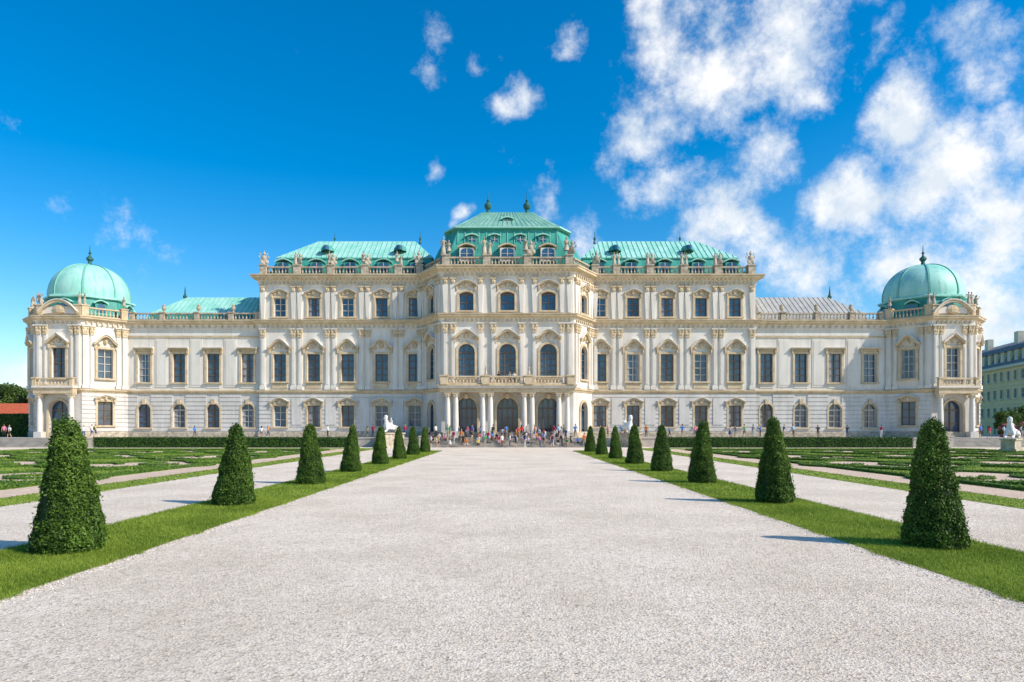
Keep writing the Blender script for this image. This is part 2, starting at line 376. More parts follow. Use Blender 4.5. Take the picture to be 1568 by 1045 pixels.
# towers
def tower(sg):
    fr=(Fr(TL[2],TL[3]),Fr(TL[3],TL[4]),Fr(TL[1],TL[2]),Fr(TL[0],TL[1])) if sg<0 else (Fr(TR[1],TR[2]),Fr(TR[0],TR[1]),Fr(TR[2],TR[3]),Fr(TR[3],TR[4]))
    for k,F in enumerate(fr):
        c=F.L/2
        if k==0:
            wall(F,0,F.L,TZ,7.5,[(c,2.7,TZ+.02,6.4,'arch')],RUST,False,.7,FR,0,(2,2))
            surround(F,c,2.7,TZ+.02,6.4,'arch',.3,.2,CREAM,False)
            for x in (c-2.2,c+2.2):
                q=F.P(x,TZ+.001,.75); column(q,7.3,.36)
                G=Fr((q[0]-1,q[1]),(q[0]+1,q[1])); trim.box(G,.48,1.52,TZ,TZ+.8,-.52,.52,RUST)
            trim.box(F,c-2.75,c+2.75,7.3,8.1,.36,1.3,CREAM); trim.box(F,c-2.85,c+2.85,8.1,8.35,.02,1.5,WALL)
            balus(F,c-2.35,c+2.35,8.35,1.1,1.2,CREAM)
            for x in(c-2.55,c+2.55): pier(F,x,8.35,1.2,.5,1.2,CREAM)
        else:
            wall(F,0,F.L,2.0,7.5,[(c,1.9,2.9,6.3,'rect')],RUST,True,.4,FR,.2,(2,3))
            surround(F,c,1.9,2.9,6.3,'rect'); hood(F,c,2.7,6.6,.4,.18,.4,CREAM,True)
        wall(F,0,F.L,Z1,17.0,[(c,1.9,9.6,13.8,'rect')],WALL,False,.4,R.choice([FR,FRW]),.2,(2,4))
        surround(F,c,1.9,9.6,13.8,'rect',.32,.18); hood(F,c,3.0,14.3,1.2,.28,.6,CREAM,True,'tri' if k==0 else 'ogee')
        for x in (.45,F.L-.45): pil(F,x,.6,Z1+.003,17.0,.25,WALL,1.3)
        if k<2:
            for x in (1.3,F.L-1.3): pil(F,x,.45,Z1+.003,17.0,.18,WALL,1.3)
        modill(F,.3,F.L-.3,17.15,17.58,.34,.6)
        balus(F,.6,F.L-.6,Z2,1.35,-.3,CREAM,solid=(k==0))
        for x in(.45,F.L-.45): pier(F,x,Z2,1.6,.85,-.3,CREAM); SG.append((F.P(x,Z2+1.6,-.3),.85))
        if k==0:
            hood(F,c,5.4,Z2+.15,1.7,.35,.35,CREAM,False,'seg'); trim.blob(F.P(c,Z2+.9,.0),1.0,.3,.7,CREAM,10)
            trim.strip(F,[(c-2.4,Z2+.2),(c,Z2+.5),(c+2.4,Z2+.2)],.9,-.2,.05,WALL)
    cx,cy=sg*63.2,103.3
    if sg>0: cx=62.9
    oc=lambda r,z:[(cx+r*math.cos(math.pi/8+i*math.pi/4),cy+r*math.sin(math.pi/8+i*math.pi/4),z) for i in range(8)]
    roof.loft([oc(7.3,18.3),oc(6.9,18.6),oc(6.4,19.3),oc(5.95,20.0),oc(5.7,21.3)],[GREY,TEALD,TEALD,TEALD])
    roof.loft([oc(5.7,21.3),oc(6.1,21.4),oc(6.1,21.65),oc(5.5,21.85)],[TEAL,TEAL,TEAL],TEALD)
    for i in range(8):
        a=i*math.pi/4; dx,dy=math.cos(a),math.sin(a); rr=5.45
        G=Fr((cx+dx*rr+dy,cy+dy*rr-dx),(cx+dx*rr-dy,cy+dy*rr+dx))
        if G.n.dot(Vector((dx,dy)))<0: G=Fr((cx+dx*rr-dy,cy+dy*rr+dx),(cx+dx*rr+dy,cy+dy*rr-dx))
        roof.box(G,.25,1.75,19.0,20.5,-.6,.5,TEALD)
        roof.strip(G,[(1-.9+1.8*t/8,20.5+.45*math.sin(math.pi*t/8)) for t in range(9)],.16,-.6,.65,TEAL)
        wins.add([G.P(.5,19.2,.505),G.P(1.5,19.2,.505),G.P(1.5,20.3,.505),G.P(1,20.6,.505),G.P(.5,20.3,.505)],[(0,1,2,3,4)],GA)
    dome=MB()
    pr=[(5.35,21.7),(5.4,22.3)]+[(5.4*math.cos(t)**.9,22.3+4.8*math.sin(t)) for t in [i*math.pi/2/12 for i in range(1,12)]]+[(.5,27.05)]
    dome.lathe((cx,cy,0),pr,40,TEAL)
    for i in range(8):
        a=math.pi/8+i*math.pi/4
        F2=Fr((cx,cy),(cx+math.cos(a),cy+math.sin(a)))
        roof.strip(F2,[(r,z) for r,z in reversed(pr)],.12,-.12,.12,SEAM)
    dome.obj('dome',palace,smooth=True)
    roof.lathe((cx,cy,26.9),[(.6,0),(.7,.15),(.3,.35),(.25,.8),(.5,1.1),(.48,1.35),(.2,1.6),(.1,1.9),(.24,2.1),(.08,2.3),(.03,3.3)],10,BRZ)
tower(-1); tower(1)
def hip(x0,x1,y0,y1,z0,rings,mats,seam=None):
    rr=[]
    for ins_l,ins_r,ins_y,z in rings:
        rr.append([(x0+ins_l,y0+ins_y,z),(x1-ins_r,y0+ins_y,z),(x1-ins_r,y1-ins_y,z),(x0+ins_l,y1-ins_y,z)])
    roof.loft(rr,mats,mats[-1])
    if seam:
        for j in seam:
            A,B=rr[j],rr[j+1]
            n=int((A[1][0]-A[0][0])/.75)
            for i in range(1,n):
                x=A[0][0]+(A[1][0]-A[0][0])*i/n
                t=1.0
                if x<B[0][0]: t=(x-A[0][0])/(B[0][0]-A[0][0])
                if x>B[1][0]: t=(A[1][0]-x)/(A[1][0]-B[1][0])
                p=Vector((x,A[0][1],A[0][2])); q=Vector((x,A[0][1]+(B[0][1]-A[0][1])*t,A[0][2]+(B[0][2]-A[0][2])*t))
                nn=Vector((0,-(B[0][2]-A[0][2]),(B[0][1]-A[0][1]))).normalized()*.07
                w=Vector((.035,0,0))
                roof.add([tuple(p-w-nn*.3),tuple(p+w-nn*.3),tuple(q+w-nn*.3),tuple(q-w-nn*.3),tuple(p-w+nn),tuple(p+w+nn),tuple(q+w+nn),tuple(q-w+nn)],
                  [(4,5,6,7),(0,4,7,3),(5,1,2,6),(0,1,5,4),(2,3,7,6)],seam[j])
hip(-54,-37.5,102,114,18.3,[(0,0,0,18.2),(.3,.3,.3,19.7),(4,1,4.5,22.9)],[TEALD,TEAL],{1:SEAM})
hip(37.5,54,102,114,18.3,[(0,0,0,18.2),(.3,.3,.3,19.7),(1,4,4.5,22.9)],[GREY,GREY],{1:GREY})
for x in (-51,51):
    roof.lathe((x,108,22.3),[(.35,0),(.2,.5),(.35,1.0),(.15,1.4),(.04,2.6)],8,BRZ)
for x0,x1,y0,z in ((-55.6,-36.2,YW+.1,18.28),(36.2,55.4,YW+.1,18.28),(-36.1,36.1,YM+.1,24.88)):
    roof.add([(x0,y0,z),(x1,y0,z),(x1,114,z),(x0,114,z)],[(0,1,2,3)],GREY)
roof.add([(-12.3,YM,24.885),(-9.0,YP+.1,24.885),(9.0,YP+.1,24.885),(12.3,YM,24.885)],[(0,1,2,3)],GREY)
def dormer(G,u,z,w,h,dp=1.2,m=TEALD,pm=TEAL):
    roof.box(G,u-w/2-.18,u+w/2+.18,z,z+h,-dp,.25,m)
    roof.strip(G,[(u-w/2-.4+(w+.8)*t/10,z+h+w*.28*math.sin(math.pi*t/10)) for t in range(11)],.16,-dp,.42,pm)
    pts=[(u-w/2,z+.25),(u+w/2,z+.25)]+[(u+w/2*math.cos(math.pi*t/6),z+h-.45+.42*math.sin(math.pi*t/6)) for t in range(7)]
    wins.add([G.P(a,b,.256) for a,b in pts],[tuple(range(len(pts)))],GA)
    wins.box(G,u-.05,u+.05,z+.25,z+h-.05,.26,.31,FRW); wins.box(G,u-w/2,u+w/2,z+h*.55,z+h*.55+.07,.26,.30,FRW)
for sg in(-1,1):
    x0,x1=(-35.3,-10.5) if sg<0 else (10.5,35.3)
    a,b=(5.6,4.0) if sg<0 else (4.0,5.6)
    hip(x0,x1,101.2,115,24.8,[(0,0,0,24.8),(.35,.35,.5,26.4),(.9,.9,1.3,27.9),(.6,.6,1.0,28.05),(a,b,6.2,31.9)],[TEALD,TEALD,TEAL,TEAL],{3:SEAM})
    G=Fr((x0,101.2),(x1,101.2))
    base=-36.2 if sg<0 else 12.4
    for q in ([3.0,7.95,12.9,17.85,22.7] if sg<0 else [1.1,5.95,10.9,15.85,20.8]):
        dormer(G,base+q-x0,25.3,1.5,1.75,1.6)
    for q in ((8,19) if sg<0 else (5.8,16.8)):
        roof.lathe((x0+q,103.6,29.3),[(1.0,0),(.95,.4),(.6,.85),(.1,1.0)],12,TEALD)
        wins.lathe((x0+q,102.7,29.35),[(.45,0),(.45,.4),(.3,.7)],10,GA)
    for q in (8.0,21.5) if sg<0 else (3.3,16.8):
        roof.lathe((x0+q,108,31.7),[(.25,0),(.12,.5),(.22,.8),(.05,1.1),(.03,1.9)],8,BRZ)
def oct_ring(a,yf,c,z,yb=110):
    return [(-a,yf,z),(a,yf,z),(a+c,yf+c*1.5,z),(a+c,yb-c,z),(a,yb,z),(-a,yb,z),(-a-c,yb-c,z),(-a-c,yf+c*1.5,z)]
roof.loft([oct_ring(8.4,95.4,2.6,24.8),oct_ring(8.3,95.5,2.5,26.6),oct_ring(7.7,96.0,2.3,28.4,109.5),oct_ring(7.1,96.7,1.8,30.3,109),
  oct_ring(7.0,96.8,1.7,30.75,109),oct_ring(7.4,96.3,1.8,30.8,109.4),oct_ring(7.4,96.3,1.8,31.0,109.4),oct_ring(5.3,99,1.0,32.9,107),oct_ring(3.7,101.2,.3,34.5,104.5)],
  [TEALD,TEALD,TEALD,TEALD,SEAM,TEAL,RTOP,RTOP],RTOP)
G=Fr((-9,95.2),(9,95.2))
for x in (-5.65,0,5.65): dormer(G,9+x,25.7,1.7,1.9,1.6,WALL,CREAM)
G=Fr((-9,96.3),(9,96.3))
for x in (-5.0,-1.8,1.8,5.0): dormer(G,9+x,28.5,.9,1.0,1.4)
for i in range(-9,10):
    x=i*.72
    roof.add([(x-.04,96.35,31.08),(x+.04,96.35,31.08),(x*.52+.04,101.2,34.6),(x*.52-.04,101.2,34.6)],[(0,1,2,3)],TEALD)
for i in range(-7,8,1):
    roof.strip(Fr((i,90),(i,91)),[(5.98,28.45),(6.68,30.3)],.07,-.05,.05,SEAM)
dormer(Fr((-9,98.3),(9,98.3)),9,31.8,1.0,.7,1.5)
for x in(-2.9,2.9):
    roof.lathe((x,101.8,34.3),[(.6,0),(.65,.15),(.28,.35),(.22,.7),(.5,1.0),(.58,1.35),(.4,1.7),(.15,1.9),(.24,2.1),(.05,2.4),(.03,3.4)],12,BRZ)
walls.obj('walls',palace); trim.obj('cornices_and_pilasters',palace); wins.obj('windows',palace); roof.obj('roofs',palace); bal.obj('balustrades',palace)
# ---------------------------------------------------------------- skinned figures
def skinmesh(name,J,E,sub=1,roots=('pelvis',)):
    names=list(J); idx={k:i for i,k in enumerate(names)}
    me=bpy.data.meshes.new(name+'_sk'); me.from_pydata([J[k][0] for k in names],[(idx[a],idx[b]) for a,b in E],[])
    o=bpy.data.objects.new(name+'_sk',me); C.objects.link(o)
    md=o.modifiers.new('s','SKIN')
    sv=me.skin_vertices[0].data
    for k in names:
        r=J[k][1]; sv[idx[k]].radius=r if isinstance(r,tuple) else (r,r)
        sv[idx[k]].use_root=(k in roots)
    md.use_smooth_shade=True
    if sub: m2=o.modifiers.new('u','SUBSURF'); m2.levels=sub; m2.render_levels=sub
    dg=bpy.context.evaluated_depsgraph_get(); dg.update()
    res=bpy.data.meshes.new_from_object(o.evaluated_get(dg)); res.name=name
    bpy.data.objects.remove(o)
    return res
def human(name,pose='stand',female=False,robe=False,sleeve=True,shorts=False,skirt=False,bag=False):
    J={}; k=.93 if female else 1.0
    sh=.165 if female else .19
    seated=pose=='sit'
    dz=-.82 if seated else 0
    lean=-.12 if pose in('sit','lean') else 0
    J['pelvis']=((0,0,.95+dz),(.14,.115)); J['spine']=((0,lean*.3,1.13+dz),(.125,.10)); J['chest']=((0,lean*.7,1.33+dz),(.15,.115))
    J['neck']=((0,lean,1.49+dz),.055); J['h0']=((0,lean-.02,1.575+dz),(.07,.08)); J['h1']=((0,lean-.02,1.68+dz),(.08,.095))
    for s,t in((-1,'L'),(1,'R')):
        y=lean*.8
        J['s'+t]=((s*sh,y,1.41+dz),.062)
        el=(s*(sh+.05),y+.03,1.13+dz); wr=(s*(sh+.06),y-.06,.89+dz); pa=(s*(sh+.06),y-.09,.81+dz)
        if pose=='walk': el=(s*(sh+.04),y+.1*s,1.14+dz); wr=(s*(sh+.04),y-.05+.18*s,.93+dz); pa=(s*(sh+.04),y-.1+.2*s,.86+dz)
        if pose=='phone' and s>0 or pose=='photo': el=(s*(sh+.06),y-.12,1.17+dz); wr=(s*.09,y-.28,1.42+dz); pa=(s*.06,y-.32,1.49+dz)
        if pose=='raise' and s>0: el=(s*(sh+.2),y-.05,1.55+dz); wr=(s*(sh+.25),y-.1,1.82+dz); pa=(s*(sh+.26),y-.12,1.9+dz)
        if pose=='sit' or pose=='lean': el=(s*(sh+.07),y-.1,1.15+dz); wr=(s*.13,y-.3,1.10+dz); pa=(s*.07,y-.35,1.11+dz)
        if pose=='akimbo': el=(s*(sh+.2),y+.06,1.2+dz); wr=(s*(sh+.02),y-.04,1.03+dz); pa=(s*(sh-.02),y-.09,1.01+dz)
        J['e'+t]=(el,.043); J['w'+t]=(wr,.027); J['p'+t]=(pa,(.034,.022))
        J['hip'+t]=((s*.09,0,.88+dz),.092)
        kn=(s*.10,-.02,.50); an=(s*.105,.02,.09); to=(s*.12,-.15,.035)
        if pose=='walk': kn=(s*.09,-.06-.14*s,.50) if s>0 else (s*.09,.0,.49); an=(s*.09,-.05-.18*s,.09) if s>0 else (s*.09,.28,.15); to=(an[0],an[1]-.17,.035 if s>0 else .05)
        if seated: kn=(s*.12,-.40,.24+.05); an=(s*.13,-.44,-.09); to=(s*.14,-.6,-.135)
        J['k'+t]=(kn,.06); J['a'+t]=(an,.038); J['t'+t]=(to,(.042,.032))
    E=[('pelvis','spine'),('spine','chest'),('chest','neck'),('neck','h0'),('h0','h1')]
    for t in 'LR': E+=[('chest','s'+t),('s'+t,'e'+t),('e'+t,'w'+t),('w'+t,'p'+t),('pelvis','hip'+t),('hip'+t,'k'+t),('k'+t,'a'+t),('a'+t,'t'+t)]
    roots=['pelvis']
    for s,t in((-1,'L'),(1,'R')):
        w=Vector(J['w'+t][0]); p=Vector(J['p'+t][0]); d=(p-w).normalized()
        side=d.cross(Vector((1,0,0))); side=side.normalized() if side.length>.1 else Vector((0,1,0))
        inn=Vector((-s,0,0))
        for i,(off,ln) in enumerate(((-.027,.07),(-.009,.082),(.009,.078),(.026,.06))):
            b=p+side*off; a1=b+d*ln*.55+inn*.008; a2=b+d*ln+inn*.03
            for q,v in enumerate((b,a1,a2)): J[f'f{t}{i}{q}']=(tuple(v),.0095 if q<2 else .008)
            E+=[(f'f{t}{i}0',f'f{t}{i}1'),(f'f{t}{i}1',f'f{t}{i}2')]; roots.append(f'f{t}{i}0')
        b=p-d*.03-side*.02; a1=b-side*.035+d*.03+inn*.01; a2=a1+d*.03+inn*.015
        for q,v in enumerate((b,a1,a2)): J[f'f{t}9{q}']=(tuple(v),.011)
        E+=[(f'f{t}90',f'f{t}91'),(f'f{t}91',f'f{t}92')]; roots.append(f'f{t}90')
    me=skinmesh(name,J,E,1,roots)
    segs=[]
    def lab(a,b):
        if a.startswith('f') : return 'hand'
        if b in('h0','h1'): return 'head'
        if b=='neck': return 'neck'
        if b in('spine','chest'): return 'torso'
        if b[0]=='s': return 'torso'
        if b[0]=='e': return 'uarm'
        if b[0]=='w': return 'farm'
        if b[0]=='p': return 'hand'
        if b.startswith('hip'): return 'pelv'
        if b[0]=='k': return 'thigh'
        if b[0]=='a': return 'calf'
        return 'foot'
    for a,b in E: segs.append((np.array(J[a][0]),np.array(J[b][0]),lab(a,b)))
    for _ in range(5): me.materials.append(None)
    n=len(me.polygons); ce=np.zeros(n*3); me.polygons.foreach_get('center',ce); ce=ce.reshape(-1,3)
    best=np.full(n,9.); L=np.zeros(n,int); T=np.zeros(n)
    for i,(a,b,l) in enumerate(segs):
        ab=b-a; t=np.clip(((ce-a)@ab)/(ab@ab),0,1); d=np.linalg.norm(ce-(a+t[:,None]*ab),axis=1)
        if l in('torso','pelv'): d=d-.07
        mk=d<best; best[mk]=d[mk]; L[mk]=i; T[mk]=t[mk]
    hz=1.64+dz; mi=np.zeros(n,int)
    for i in range(n):
        l=segs[L[i]][2]; x,y,z=ce[i]; v=0
        if l=='head': v=1 if (z>hz+.05 or (y>lean-.0 and z>1.53+dz-(.15 if female else 0))) else 0
        elif l=='neck': v=0 if T[i]>.55 else 2
        elif l=='torso': v=2
        elif l=='uarm': v=2 if (sleeve or T[i]<.55) else 0
        elif l=='farm': v=2 if sleeve and T[i]<.9 else 0
        elif l=='hand': v=0
        elif l=='pelv': v=3
        elif l=='thigh': v=3 if (not shorts or T[i]<.8) else 0
        elif l=='calf': v=0 if (shorts or skirt) else 3
        elif l=='foot': v=4
        mi[i]=v
    me.polygons.foreach_set('material_index',mi)
    ex=MB(); hy=lean-.02; z0=1.64+dz
    ex.blob((0,hy-.105,z0-.03),.014,.022,.028,0)
    for s in(-1,1): ex.blob((s*.032,hy-.092,z0),.012,.008,.009,4); ex.blob((s*.085,hy,z0-.02),.012,.022,.032,0)
    ex.blob((0,hy-.09,z0-.075),.026,.01,.008,2)
    if female: ex.lathe((0,hy+.05,z0-.27),[(.04,0),(.09,.08),(.095,.2),(.1,.32),(.07,.4)],10,1,0,1,.7)
    else: ex.lathe((0,hy+.015,z0+.03),[(.092,0),(.096,.05),(.08,.1),(.03,.125)],10,1,0,1,1.12)
    if skirt or robe:
        zz=.02 if robe else .45
        if not seated:
            ex.lathe((0,0,0),[(.30 if robe else .27,zz),(.26,zz+.2),(.19,.85),(.15,1.03)],14,2 if robe else 3,0,1,.85,False)
    if bag: ex.lathe((0,.17,1.0+dz),[(.08,0),(.14,.05),(.14,.35),(.08,.43)],8,4,0,1,.65)
    b2=bpy.data.meshes.new('x'); b2.from_pydata(ex.v,[],ex.f); b2.polygons.foreach_set('material_index',ex.m)
    bm=bmesh.new(); bm.from_mesh(me); bm.from_mesh(b2)
    for f in bm.faces: f.smooth=True
    bm.to_mesh(me); bm.free()
    if female: me.transform(Matrix.Scale(k,4))
    return me
HM=[human('person_a','stand',False,sleeve=False),human('person_b','walk',False,sleeve=False,shorts=True,bag=True),
    human('person_c','stand',True,skirt=True,sleeve=False),human('person_d','walk',True,sleeve=True),
    human('person_e','photo',False,sleeve=True),human('person_f','akimbo',True,shorts=True,sleeve=False),human('person_g','lean',False,sleeve=True)]
HS=[human('person_h','sit',False,sleeve=False),human('person_i','sit',True,sleeve=True)]
def cm(n,c): return mat('cloth_'+n,c,tuple(x*.8 for x in c),8,.85)
TOP=[cm('white',(.78,.78,.78)),cm('red',(.7,.03,.03)),cm('navy',(.03,.05,.18)),cm('blue',(.08,.22,.6)),cm('black',(.03,.03,.03)),cm('pink',(.72,.2,.32)),
     cm('yellow',(.7,.55,.08)),cm('grey',(.3,.3,.32)),cm('orange',(.7,.22,.04)),cm('green',(.1,.3,.12)),cm('sky',(.3,.5,.75)),cm('crimson',(.55,.02,.08))]
TOP+=[TOP[0],TOP[4],TOP[7]]
BOT=[cm('jeans',(.06,.1,.22)),cm('khaki',(.4,.33,.22)),cm('dark',(.04,.04,.05)),cm('wht',(.65,.65,.62)),cm('brown',(.14,.08,.05))]
SKIN=[mat('skin_light',(.62,.38,.28),(.55,.32,.23),10,.5),mat('skin_tan',(.42,.24,.15),(.36,.2,.13),10,.5)]
HAIR=[mat('hair_dark',(.025,.017,.012),(.04,.025,.018),40,.5),mat('hair_brown',(.12,.06,.03),(.08,.04,.02),40,.5),mat('hair_blond',(.45,.3,.13),(.35,.22,.1),40,.5)]
SHOE=[mat('shoe_dark',(.03,.025,.02),None,10,.5),mat('shoe_white',(.6,.6,.6),None,10,.5)]
def put_person(x,y,z,seat=False,rz=None,idx=None):
    me=(HS if seat else HM)[R.randrange(len(HS if seat else HM)) if idx is None else idx]
    o=link('person',me,(x,y,z),rz if rz is not None else R.uniform(-3.1,3.1),R.uniform(.95,1.06))
    ms=[R.choice(SKIN),R.choice(HAIR),R.choice(TOP),R.choice(BOT),R.choice(SHOE)]
    for i,m in enumerate(ms): o.material_slots[i].link='OBJECT'; o.material_slots[i].material=m
def stair(y):
    if y<88: return .008
    if y>=90.8: return TZ
    return (int((y-88)/.4)+1)*TZ/7
placed=[]
def free(x,y,r=.55):
    for a,b in placed:
        if abs(a-x)<r and abs(b-y)<r: return False
    placed.append((x,y)); return True
for i in range(56):
    ok=False
    for _ in range(30):
        x=R.gauss(-1.8,5.6)
        if abs(x)>10: continue
        st=R.randrange(1,7); y=88+.4*st+.2
        if free(x,y,.5): ok=True; break
    if not ok: continue
    seat=R.random()<.5
    put_person(x,y+(.02 if seat else 0),stair(y),seat,R.uniform(-.5,.5) if seat else None)
for i in range(16):
    x=R.uniform(-10.5,9); y=R.uniform(86.6,87.7)
    if free(x,y,.6): put_person(x,y,.008)
for i in range(22):
    x=R.uniform(-11,11); y=R.uniform(91,91.6)
    if free(x,y,.6): put_person(x,y,TZ)
for x in (-1.2,.3,.9): put_person(x,92.8,8.4,False,R.uniform(-.6,.6),4)
for x,y in ((-57,91.8),(-56.2,92.3),(-55.3,91.6),(-67.5,92.5),(-68.6,93),(-12.8,92),(-14,93),(-18.5,94),(-19.5,95),(12.5,92),(13.6,92.4),(17.5,93),(19,93.4),
            (31,95),(31.8,95.2),(32.8,94.5),(34.3,95.5),(35.2,95),(38.8,96),(47.8,96),(16.2,94),(20.5,92.6),(63.5,91.6),(65,92),(66.5,91.4),(67.6,92),(69,91.5),(26,94.5),(9.8,87),(57,92.5),
            (-25,95),(-33.5,95.5),(-34.3,95.2),(-44,96),(24,93.6),(40,95.4),(43.6,95.8),(52,95),(22.4,94.4),(-16.6,92.6),(71,91.8),(72.6,92.2)):
    put_person(x,y,TZ if y>90.8 else .008)
def stonefy(me):
    me=me.copy()
    for i in range(5): me.materials[i]=M_STONE
    return me
ST=[stonefy(human('st1','raise',True,robe=True)),stonefy(human('st2','akimbo',False,robe=True)),stonefy(human('st3','phone',False,skirt=True,bag=True))]
for s in ST: s.name='stone_figure'
tro=MB()
tro.lathe((0,0,0),[(.35,0),(.3,.15),(.2,.5),(.32,.8),(.42,1.15),(.36,1.45),(.14,1.55),(.13,1.62),(.22,1.7),(.24,1.9),(.12,2.1),(.03,2.35)],10,0,0,1,.7)
for a in (-.7,-.4,.35,.65):
    G=Fr((0,.05),(1,.05)); ln=1.7 if abs(a)<.6 else 1.3
    tro.strip(G,[(0,.45),(math.sin(a)*ln,.45+math.cos(a)*ln)],.06,-.03,.03,0)
    tro.blob((math.sin(a)*ln*.85,.05,.45+math.cos(a)*ln*.85),.1,.05,.22,0)
for s in(-1,1): tro.lathe((s*.38,-.15,.5),[(.02,-.38),(.24,-.2),(.28,.05),(.22,.26),(.02,.38)],10,0,0,1,.35)
tm=bpy.data.meshes.new('trophy'); tm.from_pydata(tro.v,[],tro.f); tm.materials.append(M_STONE)
def statue(p,s=1.2,k=None,rz=None):
    me=tm if k=='t' else R.choice(ST)
    link('roof_statue',me,p,rz if rz is not None else R.uniform(-.6,.6),s*(.8 if k=='t' else 1),palace)
for x in (-35.6,-30.7,-25.8,-20.8,-15.9,15.9,20.8,25.8,30.7,35.6):
    if abs(x)>35: statue((x,YM+.3,Z3+1.45),1.15,'t')
    else:
        statue((x-.28,YM+.3,Z3+1.45),1.15); statue((x+.35,YM+.25,Z3+1.45),.95,'t' if R.random()<.35 else None)
for x in (-13,13): statue((x,YM+.3,Z3+1.45),1.15,'t')
for x in (-8.5,-2.85,2.85,8.5): statue((x-.35,YP+.3,Z3+1.5),1.4); statue((x+.4,YP+.3,Z3+1.5),1.15,'t' if x>0 else None)
for p,s in SG: statue(p,s*1.2 if s>.6 else .75)
for x in (-50.5,-45.4,-40.3,40.3,45.4,50.5):
    v=MB(); v.lathe((0,0,0),[(.2,0),(.1,.15),(.3,.45),(.34,.7),(.2,.85),(.28,.95),(.05,1.2)],10,0); v.obj('stone_urn',palace,[M_STONE]).location=(x,YW+.35,Z2+1.25)
# sphinxes
SJ={'pelvis':((.75,0,.5),.34),'m':((.2,0,.52),.27),'c':((-.35,0,.68),.31),'n':((-.5,0,1.05),.14),'h':((-.56,0,1.32),.17),'h2':((-.54,0,1.48),.15)}
SE=[('pelvis','m'),('m','c'),('c','n'),('n','h'),('h','h2')]
for s,t in((-1,'L'),(1,'R')):
    SJ['f1'+t]=((-.55,s*.22,.42),.15); SJ['f2'+t]=((-.7,s*.24,.14),.1); SJ['f3'+t]=((-1.1,s*.22,.1),.085); SJ['f4'+t]=((-1.28,s*.22,.1),.1)
    SJ['b1'+t]=((.85,s*.3,.35),.23); SJ['b2'+t]=((.4,s*.4,.3),.15); SJ['b3'+t]=((.62,s*.42,.1),.09); SJ['b4'+t]=((.25,s*.42,.09),.1)
    SE+=[('c','f1'+t),('f1'+t,'f2'+t),('f2'+t,'f3'+t),('f3'+t,'f4'+t),('pelvis','b1'+t),('b1'+t,'b2'+t),('b2'+t,'b3'+t),('b3'+t,'b4'+t)]
SJ['t1']=((1.1,0,.3),.07); SJ['t2']=((1.3,.2,.12),.05); SJ['t3']=((1.1,.5,.1),.05); SE+=[('pelvis','t1'),('t1','t2'),('t2','t3')]
sm=skinmesh('sphinx',SJ,SE,2); sm.materials.append(M_MARBLE)
putto=HS[0].copy(); putto.name='putto'
for i in range(5): putto.materials[i]=M_MARBLE
def sphinx(x,y,z,rz,ph=.8,s=1.25):
    e=empty('sphinx_statue',(x,y,z)); e.rotation_euler=(0,0,rz)
    link('body',sm,(0,0,ph),0,s,e)
    h=MB(); h.lathe((-.52*s,0,ph+1.2*s),[(.2,0),(.24,.15),(.25,.4),(.2,.55),(.08,.62)],12,0,0,1.0,1.05)
    h.blob((-.78*s,0,ph+1.33*s),.05,.04,.07,0); h.blob((-.45*s,0,ph+.95*s),.26,.34,.4,0,10); h.obj('headdress',e,[M_MARBLE],True)
    link('putto',putto,(.25*s,0,ph+.72*s),-math.pi/2,.95,e)
    p=MB(); G=Fr((-1.6*s,0),(1.6*s,0)); p.box(G,.05,3.2*s-.05,0,.25,-.75,.75,0); p.box(G,.2,3.2*s-.2,.25,ph-.18,-.62,.62,0); p.box(G,.08,3.2*s-.08,ph-.18,ph,-.74,.74,0)
    p.obj('pedestal',e,[M_STONE])
sphinx(-15.4,89.4,0,.95,1.9,1.4); sphinx(15.6,89.4,0,math.pi-.95,1.9,1.4); sphinx(54.6,74,0,.8,1.35,1.45)
